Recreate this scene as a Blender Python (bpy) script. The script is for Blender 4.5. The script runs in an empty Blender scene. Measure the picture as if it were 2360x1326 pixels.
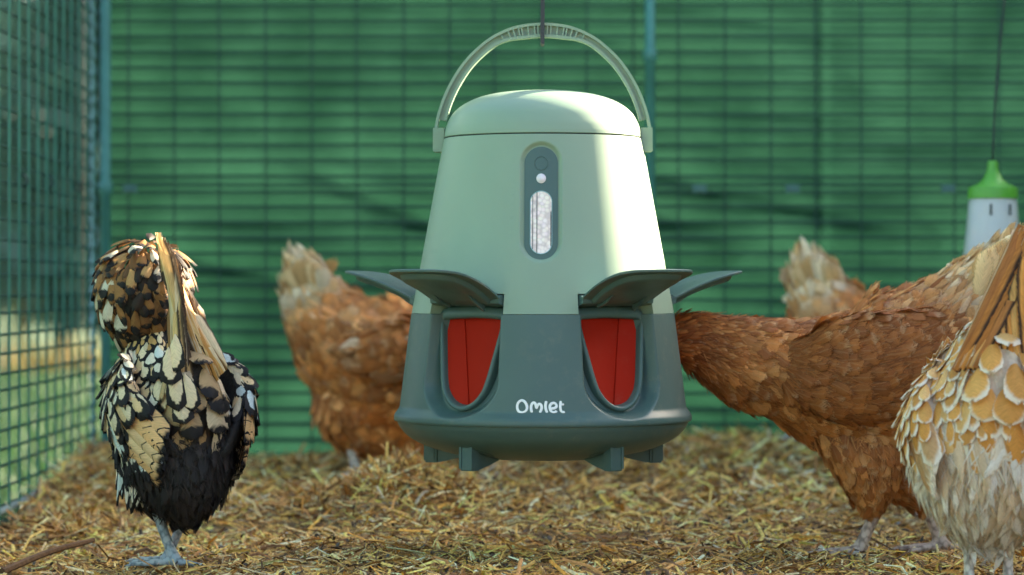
import bpy, math, random
import numpy as np
from mathutils import Vector, Matrix, Euler

# ------------------------------------------------------------------ camera
SC = bpy.context.scene
COL = SC.collection
F = 6350.0                      # focal length in photograph pixels (2360 wide)
CAM_Z = 0.318
cam_d = bpy.data.cameras.new('camera')
cam = bpy.data.objects.new('camera', cam_d); COL.objects.link(cam)
cam.location = (0, 0, CAM_Z); cam.rotation_euler = (math.radians(90), 0, 0)
cam_d.sensor_width = 36.0; cam_d.lens = 36.0 * F / 2360.0
cam_d.clip_start = 0.05; cam_d.clip_end = 500
cam_d.dof.use_dof = True; cam_d.dof.focus_distance = 3.08; cam_d.dof.aperture_fstop = 4.4
SC.camera = cam

# ------------------------------------------------------------------ sky, sun, exposure
SUN_AZ, SUN_EL = math.radians(57), math.radians(24)      # clockwise from +Y
W = bpy.data.worlds.new('World'); SC.world = W; W.use_nodes = True
wn = W.node_tree
for n in list(wn.nodes): wn.nodes.remove(n)
sky = wn.nodes.new('ShaderNodeTexSky'); sky.sky_type = 'NISHITA'; sky.sun_disc = False
sky.sun_elevation = SUN_EL; sky.sun_rotation = SUN_AZ
sky.air_density = 1.0; sky.dust_density = 4.0; sky.ozone_density = 1.0
bgn = wn.nodes.new('ShaderNodeBackground'); bgn.inputs['Strength'].default_value = 0.065
won = wn.nodes.new('ShaderNodeOutputWorld')
wn.links.new(sky.outputs[0], bgn.inputs[0]); wn.links.new(bgn.outputs[0], won.inputs[0])
sun_d = bpy.data.lights.new('sun', 'SUN'); sun_d.energy = 5.0; sun_d.angle = math.radians(0.6)
sun_d.color = (1.0, 0.86, 0.62)
sun = bpy.data.objects.new('sun', sun_d); COL.objects.link(sun)
SUN_DIR = Vector((math.sin(SUN_AZ) * math.cos(SUN_EL), math.cos(SUN_AZ) * math.cos(SUN_EL), math.sin(SUN_EL)))
sun.rotation_euler = SUN_DIR.to_track_quat('Z', 'Y').to_euler()
sun.location = (4, 4, 4)
SC.view_settings.view_transform = 'Standard'; SC.view_settings.look = 'None'
SC.view_settings.gamma = 1.0; SC.view_settings.use_curve_mapping = False
SC.view_settings.exposure = 3.28
SC.render.engine = 'CYCLES'
SC.cycles.use_denoising = True
SC.cycles.max_bounces = 7; SC.cycles.diffuse_bounces = 4; SC.cycles.glossy_bounces = 3
SC.cycles.transmission_bounces = 5; SC.cycles.transparent_max_bounces = 20
SC.cycles.sample_clamp_indirect = 6.0

RNG = np.random.default_rng(7)
random.seed(7)

# ------------------------------------------------------------------ helpers
def at(x, y, Y):
    """a photograph pixel at depth Y as a point of the place"""
    return Vector(((x - 1180) * Y / F, Y, CAM_Z - (y - 663) * Y / F))

def tag(o, label=None, cat=None, group=None, kind=None):
    if label: o['label'] = label
    if cat: o['category'] = cat
    if group: o['group'] = group
    if kind: o['kind'] = kind
    return o

def link(name, data, parent=None, mat=None, M=None):
    o = bpy.data.objects.new(name, data); COL.objects.link(o)
    if mat is not None and data is not None:
        if len(data.materials) == 0: data.materials.append(mat)
    if parent is not None: o.parent = parent
    if M is not None: o.matrix_basis = M
    return o

def empty(name, loc=(0, 0, 0), rz=0.0):
    o = bpy.data.objects.new(name, None); COL.objects.link(o)
    o.location = loc; o.rotation_euler = (0, 0, rz); o.empty_display_size = 0.05
    return o

def pymesh(name, V, Fs, smooth=True, sharp=None):
    me = bpy.data.meshes.new(name)
    me.from_pydata([tuple(map(float, v)) for v in V], [], [tuple(map(int, f)) for f in Fs])
    if smooth: me.polygons.foreach_set('use_smooth', np.ones(len(me.polygons), dtype=bool))
    me.validate(); me.update()
    if smooth and sharp is not None: me.set_sharp_from_angle(angle=math.radians(sharp))
    return me

def fastmesh(name, V, Q, smooth=True):
    """numpy quads / tris (constant polygon size)"""
    V = np.asarray(V, dtype=np.float32).reshape(-1, 3); Q = np.asarray(Q, dtype=np.int32)
    k = Q.shape[1]
    me = bpy.data.meshes.new(name)
    me.vertices.add(len(V)); me.vertices.foreach_set('co', V.ravel())
    me.loops.add(Q.size); me.loops.foreach_set('vertex_index', Q.ravel())
    me.polygons.add(len(Q)); me.polygons.foreach_set('loop_start', np.arange(0, Q.size, k, dtype=np.int32))
    me.polygons.foreach_set('loop_total', np.full(len(Q), k, dtype=np.int32))
    if smooth: me.polygons.foreach_set('use_smooth', np.ones(len(Q), dtype=bool))
    me.update(calc_edges=True); me.validate()
    return me

def grid_faces(nr, nc, wrap=False):
    r = np.arange(nr - 1)[:, None]; c = np.arange(nc if wrap else nc - 1)[None, :]
    a = r * nc + c; b = r * nc + (c + 1) % nc
    return np.stack([a, b, b + nc, a + nc], -1).reshape(-1, 4)

def attr_color(me, name, rgb):
    a = me.attributes.new(name, 'FLOAT_COLOR', 'POINT')
    col = np.ones((len(me.vertices), 4), dtype=np.float32); col[:, :3] = rgb
    a.data.foreach_set('color', col.ravel())

def attr_float(me, name, v):
    a = me.attributes.new(name, 'FLOAT', 'POINT')
    a.data.foreach_set('value', np.asarray(v, dtype=np.float32))

def box(cx, cy, cz, sx, sy, sz, V, Fs):
    b = len(V)
    for dx in (-1, 1):
        for dy in (-1, 1):
            for dz in (-1, 1): V.append((cx + dx * sx / 2, cy + dy * sy / 2, cz + dz * sz / 2))
    for f in ((0, 1, 3, 2), (4, 6, 7, 5), (0, 4, 5, 1), (2, 3, 7, 6), (0, 2, 6, 4), (1, 5, 7, 3)):
        Fs.append(tuple(b + i for i in f))

def catmull(P, n, closed=False):
    P = np.asarray(P, dtype=float)
    if closed: Q = np.vstack([P[-1:], P, P[:2]]); m = len(P)
    else: Q = np.vstack([2 * P[0] - P[1], P, 2 * P[-1] - P[-2]]); m = len(P) - 1
    t = np.linspace(0, m, n, endpoint=not closed)
    i = np.minimum(t.astype(int), m - 1); f = (t - i)[:, None]
    p0, p1, p2, p3 = Q[i], Q[i + 1], Q[i + 2], Q[i + 3]
    return 0.5 * ((2 * p1) + (-p0 + p2) * f + (2 * p0 - 5 * p1 + 4 * p2 - p3) * f ** 2 + (-p0 + 3 * p1 - 3 * p2 + p3) * f ** 3)

def tube(P, R, ns=8, closed=False, caps=True, flat=None):
    """swept tube; R scalar or per point; flat=(axis vector, factor) squashes along axis"""
    P = np.asarray(P, dtype=float); n = len(P)
    R = np.full(n, R) if np.isscalar(R) else np.asarray(R, dtype=float)
    if closed: T = np.roll(P, -1, 0) - np.roll(P, 1, 0)
    else: T = np.gradient(P, axis=0)
    T /= np.linalg.norm(T, axis=1)[:, None] + 1e-12
    up = np.array([0, 0, 1.0]) if abs(T[0, 2]) < 0.9 else np.array([1.0, 0, 0])
    N = np.zeros_like(P); nrm = np.cross(np.cross(T[0], up), T[0]); nrm /= np.linalg.norm(nrm)
    for i in range(n):
        nrm = nrm - T[i] * nrm.dot(T[i]); nrm /= np.linalg.norm(nrm) + 1e-12; N[i] = nrm
    B = np.cross(T, N)
    a = np.linspace(0, 2 * np.pi, ns, endpoint=False)
    off = (N[:, None] * np.cos(a)[None, :, None] + B[:, None] * np.sin(a)[None, :, None]) * R[:, None, None]
    if flat is not None:
        ax = np.asarray(flat[0], dtype=float)
        off = off - (1 - flat[1]) * (off @ ax)[..., None] * ax
    V = (P[:, None] + off).reshape(-1, 3)
    Fs = [tuple(f) for f in grid_faces(n, ns, True)]
    if closed:
        for c in range(ns):
            Fs.append(((n - 1) * ns + c, (n - 1) * ns + (c + 1) % ns, (c + 1) % ns, c))
    elif caps:
        Fs.append(tuple(range(ns - 1, -1, -1))); Fs.append(tuple((n - 1) * ns + c for c in range(ns)))
    return V, Fs

class MB:
    def __init__(s): s.V = []; s.F = []
    def add(s, V, Fs):
        b = len(s.V); s.V += [tuple(v) for v in V]; s.F += [tuple(b + i for i in f) for f in Fs]; return s
    def mesh(s, name, smooth=True, sharp=40): return pymesh(name, s.V, s.F, smooth, sharp)

def smoothstep(a, b, x):
    t = np.clip((x - a) / (b - a), 0, 1); return t * t * (3 - 2 * t)

def vnoise(x, y, seed=0):
    """value noise on numpy arrays"""
    xi = np.floor(x).astype(np.int64); yi = np.floor(y).astype(np.int64)
    fx = x - xi; fy = y - yi; fx = fx * fx * (3 - 2 * fx); fy = fy * fy * (3 - 2 * fy)
    def h(a, b):
        v = (a * 374761393 + b * 668265263 + seed * 974634777) & 0xFFFFFFFF
        v = ((v ^ (v >> 13)) * 1274126177) & 0xFFFFFFFF
        return ((v ^ (v >> 16)) & 0xFFFF) / 65535.0
    return (h(xi, yi) * (1 - fx) + h(xi + 1, yi) * fx) * (1 - fy) + (h(xi, yi + 1) * (1 - fx) + h(xi + 1, yi + 1) * fx) * fy

# ------------------------------------------------------------------ materials
class Mat:
    def __init__(s, name):
        s.m = bpy.data.materials.new(name); s.m.use_nodes = True; s.t = s.m.node_tree
        s.b = s.t.nodes['Principled BSDF']; s.o = s.t.nodes['Material Output']
    def n(s, typ, **kw):
        nd = s.t.nodes.new(typ)
        for k, v in kw.items():
            if hasattr(nd, k): setattr(nd, k, v)
        return nd
    def l(s, a, b): s.t.links.new(a, b)
    def set(s, **kw):
        for k, v in kw.items():
            k = k.replace('_', ' ')
            for nm in s.b.inputs.keys():
                if nm.lower() == k.lower():
                    s.b.inputs[nm].default_value = (*v, 1) if isinstance(v, tuple) and len(v) == 3 else v
        return s
    def noise(s, scale, detail=3, coord='Object', stretch=None, rough=0.55):
        tc = s.n('ShaderNodeTexCoord'); no = s.n('ShaderNodeTexNoise')
        no.inputs['Scale'].default_value = scale; no.inputs['Detail'].default_value = detail
        no.inputs['Roughness'].default_value = rough
        if stretch:
            mp = s.n('ShaderNodeMapping'); mp.inputs['Scale'].default_value = stretch
            s.l(tc.outputs[coord], mp.inputs[0]); s.l(mp.outputs[0], no.inputs['Vector'])
        else: s.l(tc.outputs[coord], no.inputs['Vector'])
        return no.outputs['Fac']
    def ramp(s, fac, stops):
        r = s.n('ShaderNodeValToRGB'); e = r.color_ramp.elements
        while len(e) < len(stops): e.new(0.5)
        for el, (p, c) in zip(e, stops):
            el.position = p; el.color = (*c, 1) if len(c) == 3 else c
        s.l(fac, r.inputs[0]); return r.outputs[0]
    def bump(s, fac, strength=0.3, dist=0.002):
        b = s.n('ShaderNodeBump'); b.inputs['Strength'].default_value = strength; b.inputs['Distance'].default_value = dist
        s.l(fac, b.inputs['Height']); s.l(b.outputs[0], s.b.inputs['Normal']); return b
    def base(s, sock): s.l(sock, s.b.inputs['Base Color'])
    def math(s, op, a, b=None):
        m = s.n('ShaderNodeMath'); m.operation = op
        for i, v in enumerate((a, b)):
            if v is None: continue
            if isinstance(v, (int, float)): m.inputs[i].default_value = v
            else: s.l(v, m.inputs[i])
        return m.outputs[0]
    def mix(s, fac, a, b, blend='MIX'):
        m = s.n('ShaderNodeMix'); m.data_type = 'RGBA'; m.blend_type = blend
        if isinstance(fac, (int, float)): m.inputs[0].default_value = fac
        else: s.l(fac, m.inputs[0])
        for i, v in ((6, a), (7, b)):
            if isinstance(v, tuple): m.inputs[i].default_value = (*v, 1)
            else: s.l(v, m.inputs[i])
        return m.outputs[2]

def plastic(name, c, var=0.06, rough=0.42, bump=0.05, dust=0.0):
    m = Mat(name); m.set(Roughness=rough, Specular_IOR_Level=0.45)
    f = m.noise(9, 4)
    m.base(m.ramp(f, [(0.3, tuple(x * (1 - var) for x in c)), (0.7, tuple(min(1, x * (1 + var)) for x in c))]))
    if dust:
        src = m.b.inputs['Base Color'].links[0].from_socket
        sp = m.math('MULTIPLY', m.ramp(m.noise(55, 8, rough=0.75), [(0.52, (0, 0, 0)), (0.72, (1, 1, 1))]), m.ramp(m.noise(6, 3), [(0.40, (0, 0, 0)), (0.65, (dust, dust, dust))]))
        m.base(m.mix(sp, src, (0.30, 0.26, 0.18)))
    f2 = m.noise(900, 2); m.bump(f2, bump, 0.0006)
    r = m.n('ShaderNodeMapRange'); r.inputs[3].default_value = rough - 0.06; r.inputs[4].default_value = rough + 0.08
    m.l(m.noise(25, 4), r.inputs[0]); m.l(r.outputs[0], m.b.inputs['Roughness'])
    return m.m

MT = {}
MT['sage'] = plastic('sage plastic', (0.222, 0.312, 0.232), 0.03, 0.42, 0.05, 0.10)
MT['slate'] = plastic('slate green plastic', (0.060, 0.112, 0.104), 0.06, 0.42, 0.05, 0.25)
MT['red'] = plastic('red plastic', (0.35, 0.014, 0.004), 0.05, 0.7, 0.05, 0.1)
MT['red'].node_tree.nodes['Principled BSDF'].inputs['Specular IOR Level'].default_value = 0.12
MT['seam'] = plastic('dark seam', (0.02, 0.03, 0.025), 0.05, 0.7)
MT['white'] = plastic('white print', (0.82, 0.84, 0.85), 0.02, 0.5)
MT['sensor'] = plastic('pale sensor plastic', (0.72, 0.66, 0.70), 0.03, 0.15, 0.0)
MT['steel'] = plastic('dark painted steel', (0.03, 0.032, 0.04), 0.15, 0.45, 0.1)
MT['mesh_lit'] = plastic('lit green wire', (0.03, 0.17, 0.115), 0.2, 0.45)  # lighter copy of the wire green: light on the uprights painted in
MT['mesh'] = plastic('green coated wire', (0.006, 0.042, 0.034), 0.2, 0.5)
MT['post'] = plastic('green coated post', (0.06, 0.22, 0.18), 0.15, 0.42)
MT['clip'] = plastic('grey green clip', (0.07, 0.17, 0.15), 0.1, 0.5)
MT['hem'] = plastic('pale rope hem', (0.26, 0.42, 0.44), 0.2, 0.6)
MT['cap'] = plastic('leaf green plastic', (0.10, 0.36, 0.035), 0.05, 0.35)
MT['cord'] = plastic('black cord', (0.02, 0.03, 0.035), 0.1, 0.8)
MT['rail'] = plastic('weathered pale rail', (0.22, 0.30, 0.29), 0.25, 0.7)
# ------------------------------------------------------------------ ground and litter
BACK_Y, LEFT_X = 4.60, -0.695

def litter_h(X, Y):
    X = np.asarray(X, dtype=float); Y = np.asarray(Y, dtype=float)
    t = smoothstep(3.3, 4.5, Y)
    h = t * (0.066 - 0.045 * smoothstep(0.25, -0.7, X))
    h = h - 0.022 * smoothstep(-0.35, -0.72, X) * (1 - t)
    d2 = ((X + 0.155) / 0.085) ** 2 + ((Y - 3.74) / 0.11) ** 2
    h = h + 0.055 * np.exp(-d2)
    h = h + 0.03 * np.exp(-(((X + 0.66) / 0.07) ** 2 + ((Y - 4.25) / 0.35) ** 2))
    h = h + 0.018 * (vnoise(X * 6 + 9, Y * 4 + 3, 1) - 0.5) + 0.012 * (vnoise(X * 17, Y * 13, 2) - 0.5) + 0.005 * (vnoise(X * 50, Y * 45, 3) - 0.5)
    return h

m = Mat('lawn soil'); m.set(Roughness=0.95)
m.base(m.ramp(m.noise(3, 6), [(0.3, (0.018, 0.05, 0.015)), (0.55, (0.028, 0.066, 0.02)), (0.75, (0.05, 0.08, 0.026))]))
m.bump(m.noise(60, 4), 0.6, 0.02)
gx = np.concatenate([[-300, -60, -15], np.linspace(-6, 6, 25), [15, 60, 300]]); gy = np.concatenate([[-300, -60, -12], np.linspace(-5, 14, 39), [40, 100, 300]])
GX, GY = np.meshgrid(gx, gy)
GZ = -0.09 + 0.03 * (vnoise(GX * 0.7, GY * 0.7, 5) - 0.5)
ground = link('ground', fastmesh('ground', np.stack([GX, GY, GZ], -1), grid_faces(len(gy), len(gx))), mat=m.m)
tag(ground, kind='structure')

m = Mat('litter bed'); m.set(Roughness=0.95, Specular_IOR_Level=0.15)
c1 = m.ramp(m.noise(45, 8, rough=0.7), [(0.3, (0.09, 0.058, 0.032)), (0.5, (0.29, 0.19, 0.095)), (0.68, (0.52, 0.37, 0.19))])
m.base(c1); m.bump(m.noise(160, 5), 0.9, 0.01)
lx = np.linspace(LEFT_X + 0.004, 2.3, 300); ly = np.concatenate([np.linspace(-1.2, 2.4, 30), np.linspace(2.45, BACK_Y + 0.02, 190)])
LX, LY = np.meshgrid(lx, ly)
litter_bed = link('litter_floor', fastmesh('litter floor', np.stack([LX, LY, litter_h(LX, LY)], -1), grid_faces(len(ly), len(lx))), mat=m.m)
tag(litter_bed, kind='structure')

def straw_material(name):
    m = Mat(name); m.set(Roughness=0.62, Specular_IOR_Level=0.3)
    a = m.n('ShaderNodeAttribute'); a.attribute_name = 'tint'
    n = m.noise(260, 3, stretch=(1, 1, 1))
    v = m.ramp(n, [(0.3, (0.55, 0.52, 0.5)), (0.7, (1.15, 1.12, 1.08))])
    m.base(m.mix(1.0, a.outputs['Color'], v, 'MULTIPLY')); return m.m
MT['straw'] = straw_material('chopped straw')
STRAW_COL = np.array([(0.50, 0.36, 0.13), (0.42, 0.29, 0.11), (0.33, 0.21, 0.085), (0.22, 0.13, 0.055), (0.13, 0.075, 0.035), (0.52, 0.44, 0.26), (0.40, 0.37, 0.28), (0.50, 0.27, 0.06), (0.07, 0.045, 0.028), (0.60, 0.54, 0.40)])
STRAW_P = np.array([.13, .14, .15, .15, .11, .09, .06, .05, .08, .04])

def straw_mesh(name, X, Y, Z, L, Wd, yaw, pitch, rng):
    """every straw: a bent, slightly folded strip (8 triangles)"""
    n = len(X)
    d = np.stack([np.cos(yaw) * np.cos(pitch), np.sin(yaw) * np.cos(pitch), np.sin(pitch)], -1)
    s = np.stack([-np.sin(yaw), np.cos(yaw), np.zeros(n)], -1)
    nn = np.cross(d, s); roll = rng.normal(0, 0.5, n)[:, None]
    s2 = s * np.cos(roll) + nn * np.sin(roll); n2 = np.cross(d, s2)
    C = np.stack([X, Y, Z], -1)
    bend = (rng.normal(0, 0.10, n) * L)[:, None]
    V = np.zeros((n, 9, 3))
    for i, (t, b) in enumerate(((-0.5, 0), (0.0, 1), (0.5, 0))):
        c = C + d * (t * L)[:, None] + s2 * (b * bend) + n2 * (b * bend * 0.5)
        V[:, i * 3 + 0] = c - s2 * (Wd / 2)[:, None]
        V[:, i * 3 + 1] = c + n2 * (Wd * 0.28)[:, None]
        V[:, i * 3 + 2] = c + s2 * (Wd / 2)[:, None]
    q = np.array([[0, 1, 4, 3], [1, 2, 5, 4], [3, 4, 7, 6], [4, 5, 8, 7]])
    Q = (np.arange(n) * 9)[:, None, None] + q[None]
    me = fastmesh(name, V, Q.reshape(-1, 4), smooth=False)
    k = rng.choice(len(STRAW_COL), n, p=STRAW_P / STRAW_P.sum())
    col = np.minimum(STRAW_COL[k] * np.array([2.15, 1.80, 1.32]) * rng.uniform(0.65, 1.2, (n, 1)) * (0.80 + 0.55 * vnoise(X * 7, Y * 4.5, 44))[:, None], 0.9)
    attr_color(me, 'tint', np.repeat(col, 9, 0)); return me

def scatter_straw(n, x0, x1, y0, y1, lmin, lmax, wmin, wmax, pit, seed, lift=0.002):
    r = np.random.default_rng(seed)
    X = r.uniform(x0, x1, n); Y = y0 + (y1 - y0) * r.uniform(0, 1, n) ** 1.15
    L = lmin + (lmax - lmin) * r.uniform(0, 1, n) ** 2.2; Wd = r.uniform(wmin, wmax, n)
    pitch = r.normal(0, pit, n); Z = litter_h(X, Y) + lift * r.uniform(0, 2.2, n) + np.abs(np.sin(pitch)) * L * 0.4
    return X, Y, Z, L, Wd, r.uniform(0, 2 * np.pi, n), pitch, r
A = scatter_straw(1500, LEFT_X + .02, 0.64, 2.9, 3.7, 0.02, 0.055, 0.0022, 0.0048, 0.18, 14, 0.004)
o = link('straw_litter', straw_mesh('long straw', *A), mat=MT['straw'])
tag(o, 'longer pieces of straw scattered over the litter under the feeder', 'straw', kind='stuff')
A = scatter_straw(40000, LEFT_X + .02, 0.66, 2.72, 3.75, 0.005, 0.032, 0.0008, 0.0030, 0.24, 11)
o = link('straw_litter', straw_mesh('chopped straw near', *A), mat=MT['straw'])
CL = scatter_straw(5000, LEFT_X + .02, 0.9, 2.8, 4.4, 0.003, 0.010, 0.0025, 0.0065, 0.5, 15, 0.003)
me_c = straw_mesh('crumbs', *CL); rc = np.random.default_rng(16)
me_c.attributes['tint'].data.foreach_set('color', np.concatenate([np.repeat(np.array([(.05, .036, .025), (.09, .065, .045), (.14, .12, .10), (.45, .43, .40)])[rc.choice(4, 5000, p=[.4, .35, .2, .05])], 9, 0), np.ones((45000, 1))], 1).astype(np.float32).ravel())
oc_ = link('litter_crumbs', me_c, mat=MT['straw']); tag(oc_, 'dark crumbs of soil and droppings among the straw', 'soil crumbs', kind='stuff')
tag(o, 'chopped golden straw and chips covering the floor under the feeder', 'straw', kind='stuff')
B = scatter_straw(24000, LEFT_X + .02, 1.05, 3.7, BACK_Y, 0.010, 0.05, 0.0014, 0.0046, 0.28, 12)
o = link('straw_litter', straw_mesh('chopped straw far', *B), mat=MT['straw'])
tag(o, 'blurred straw litter spread towards the green back wall', 'straw', kind='stuff')
C_ = scatter_straw(14000, -1.2, 1.6, 0.6, 3.06, 0.012, 0.06, 0.0016, 0.0050, 0.25, 13)
C_[0][:] = np.clip(C_[0], LEFT_X + .02, 1.6)
o = link('straw_litter', straw_mesh('chopped straw front', *C_), mat=MT['straw'])
tag(o, 'nearest straw litter along the bottom edge of the picture', 'straw', kind='stuff')
# the heap of scratched-up straw
r = np.random.default_rng(21); n = 1500
X = -0.155 + r.normal(0, 0.062, n); Y = 3.72 + r.normal(0, 0.07, n); pit = r.normal(0.2, 0.5, n); L = r.uniform(0.012, 0.055, n)
o = link('straw_heap', straw_mesh('straw heap', X, Y, litter_h(X, Y) + r.uniform(0, 0.018, n), L, r.uniform(.0010, .0034, n), r.uniform(0, 6.28, n), pit, r), mat=MT['straw'])
tag(o, 'scratched up heap of straw in front of the hen behind the feeder', 'straw heap', kind='stuff')
# the heap of straw against the side mesh
n = 1600; X = -0.60 + r.normal(0, 0.05, n); Y = 3.6 + r.uniform(-0.1, 0.95, n); X = np.maximum(X, LEFT_X + .02); pit = r.normal(0.1, 0.45, n); L = r.uniform(0.014, 0.06, n)
o = link('straw_heap', straw_mesh('straw bank', X, Y, litter_h(X, Y) + r.uniform(0, 0.02, n), L, r.uniform(.0014, .0042, n), r.uniform(0, 6.28, n), pit, r), mat=MT['straw'])
tag(o, 'brown straw banked up against the side mesh', 'straw heap', kind='stuff')
# single stalks that stand out
def stalk(x0, y0, x1, y1, Y0, Y1, w, c, label):
    a, b = at(x0, y0, Y0), at(x1, y1, Y1)
    mid = (a + b) / 2 + Vector((0, 0, 0.004))
    P = catmull([a, mid, b], 9)
    V, Fs = tube(P, w / 2 * np.linspace(1, 0.7, 9), 7)
    me = pymesh('straw stalk', V, Fs, True, 40); attr_color(me, 'tint', c)
    o = link('straw_stalk', me, mat=MT['straw']); tag(o, label, 'straw', 'straw stalks lying on the litter')
stalk(797, 1182, 918, 1161, 3.62, 3.60, 0.0055, (0.42, 0.33, 0.22), 'long pale stalk lying across the foot of the straw heap')
stalk(958, 1163, 986, 1132, 3.60, 3.62, 0.005, (0.45, 0.40, 0.30), 'short grey stalk leaning up on the straw heap')
stalk(1415, 1196, 1468, 1187, 3.50, 3.52, 0.0045, (0.62, 0.44, 0.14), 'short golden stalk lying below the front right foot of the feeder')
stalk(1170, 1210, 1240, 1207, 3.46, 3.48, 0.004, (0.50, 0.40, 0.18), 'yellow stalk lying below the middle of the feeder')
stalk(5, 1318, 215, 1245, 3.14, 3.3, 0.009, (0.16, 0.085, 0.04), 'long dark brown stalk in the front left corner')

# ------------------------------------------------------------------ wire mesh
def wire_proto(name, r, ns=7):
    V, Fs = tube(np.array([[0, 0, z] for z in (0, .25, .5, .75, 1.0)]), r, ns)
    return pymesh(name, V, Fs, True, 50)
me_h = wire_proto('wire heavy', 0.0023); me_v = wire_proto('wire light', 0.0016)
TOP = 1.46
me_hs = wire_proto('wire side', 0.0022); me_vs = wire_proto('wire side upright', 0.0020)
def wire(parent, me, a, b, mat='mesh'):
    a, b = Vector(a), Vector(b); d = b - a
    M = Matrix.Translation(a) @ d.to_track_quat('Z', 'Y').to_matrix().to_4x4() @ Matrix.Diagonal((1, 1, d.length, 1))
    return link('wire', me, parent, MT[mat], M)
rw = random.Random(3)
fence_b = empty('mesh_fence', (LEFT_X, BACK_Y, 0))
tag(fence_b, 'green wire mesh fence across the back in front of the green cover', 'fence')
wX = 2.35
JOINT_Z = CAM_Z + (663 - 435) * BACK_Y / F
z = 0.012; k = 0
while z < TOP:
    j = rw.uniform(-.0012, .0012)
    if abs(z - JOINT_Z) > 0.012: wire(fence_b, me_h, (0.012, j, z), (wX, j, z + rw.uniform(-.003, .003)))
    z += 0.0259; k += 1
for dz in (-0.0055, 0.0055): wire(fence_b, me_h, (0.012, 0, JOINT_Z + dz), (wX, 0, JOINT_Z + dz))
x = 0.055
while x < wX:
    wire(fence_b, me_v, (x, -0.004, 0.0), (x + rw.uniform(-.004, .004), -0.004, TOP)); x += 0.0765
def post(parent, x, y, r, ztop, zc):
    pr = [(r, -0.05), (r, zc - .012), (r * 1.35, zc - .009), (r * 1.35, zc + .009), (r, zc + .012), (r, ztop), (r * .6, ztop + .004), (0.0005, ztop + .005)]
    a = np.linspace(0, 2 * np.pi, 18, endpoint=False)
    V = np.array([[x + rr * math.cos(t), y + rr * math.sin(t), zz] for rr, zz in pr for t in a])
    return link('post', pymesh('post', V, grid_faces(len(pr), 18, True), True, 50), parent, MT['post'])
post(fence_b, 0.0 + 0.018, -0.012, 0.0085, TOP + .02, JOINT_Z)
post(fence_b, at(1497, 0, BACK_Y).x - LEFT_X, -0.014, 0.0085, TOP + .02, CAM_Z + (663 - 130) * BACK_Y / F)
V, Fs = [], []; box(0, 0, 0, 0.022, 0.014, 0.013, V, Fs); box(0, -.009, 0, 0.010, 0.006, 0.007, V, Fs)
me_clip = pymesh('clip', V, Fs, False)
for cx in (1612, 1826, 2185, 300):
    p = at(cx, 436, BACK_Y - 0.012)
    link('clip', me_clip, fence_b, MT['clip'], Matrix.Translation((p.x - LEFT_X, -0.012, p.z)))

fence_l = empty('mesh_fence', (LEFT_X, 2.0, 0))
tag(fence_l, 'green wire mesh fence along the left side with the lawn behind it', 'fence')
LY1 = BACK_Y - 2.0
z = -0.03
while z < TOP:
    P = []
    amp = 0.004 * math.sin(z * 9)
    wire(fence_l, me_hs, (amp, -1.2, z), (amp * .5, LY1, z + rw.uniform(-.004, .004))); z += 0.0259
y = -1.2
while y < LY1:
    wire(fence_l, me_vs, (0.0045, y, -0.05), (0.0045, y + rw.uniform(-.004, .004), TOP), 'mesh_lit'); y += 0.0765
V, Fs = tube(np.array([[0, -1.2, -0.012], [0, LY1, 0.022]]), 0.006, 10)
link('bottom_rail', pymesh('rail', V, Fs, True, 50), fence_l, MT['rail'])
for cx, cy in ((47, 415), (107, 420), (172, 430)):
    Yc = LEFT_X / ((cx - 1180) / F); p = at(cx, cy, Yc)
    V, Fs = [], []
    for q in range(3):
        a = np.linspace(0, 2 * np.pi, 9)
        V2, F2 = tube(np.stack([0.003 + 0.006 * np.cos(a), (q - 1) * .008 + a * .001, 0.008 * np.sin(a)], -1), 0.0014, 5)
        b = len(V); V += [tuple(v) for v in V2]; Fs += [tuple(b + i for i in f) for f in F2]
    link('tie', pymesh('tie', V, Fs), fence_l, MT['mesh'], Matrix.Translation((p.x - LEFT_X, Yc - 2.0, p.z)))
# rope-edged hem where the cover meets the corner
zz = np.linspace(0.02, TOP, 220)
V, Fs = tube(np.stack([-0.004 + 0.0016 * np.sin(zz * 260), 0.006 * np.ones_like(zz), zz], -1), 0.0048 + 0.0012 * np.sin(zz * 260 + 1), 8)

# ------------------------------------------------------------------ tarpaulin
m = Mat('green woven cover')
n1 = m.noise(5, 5); n2 = m.noise(1400, 2, stretch=(1, 1, 1))
colr = m.ramp(n1, [(0.3, (0.006, 0.029, 0.017)), (0.7, (0.017, 0.064, 0.039))])
dif = m.b; m.set(Roughness=0.45, Specular_IOR_Level=0.14); m.base(colr)
tr = m.n('ShaderNodeBsdfTranslucent'); hs = m.n('ShaderNodeHueSaturation'); hs.inputs['Saturation'].default_value = 1.0; hs.inputs['Value'].default_value = 1.25
m.l(colr, hs.inputs['Color']); m.l(hs.outputs[0], tr.inputs['Color'])
mx = m.n('ShaderNodeMixShader'); mx.inputs[0].default_value = 0.26
m.l(dif.outputs[0], mx.inputs[1]); m.l(tr.outputs[0], mx.inputs[2]); m.l(mx.outputs[0], m.o.inputs[0])
m.bump(m.noise(30, 5), 0.15, 0.01)
MT['tarp'] = m.m
tx = np.concatenate([np.linspace(0.006, 1.75, 300), np.linspace(1.80, 3.4, 30)]); tz = np.linspace(-0.02, 1.50, 250)
TXg, TZg = np.meshgrid(tx, tz)
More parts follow.
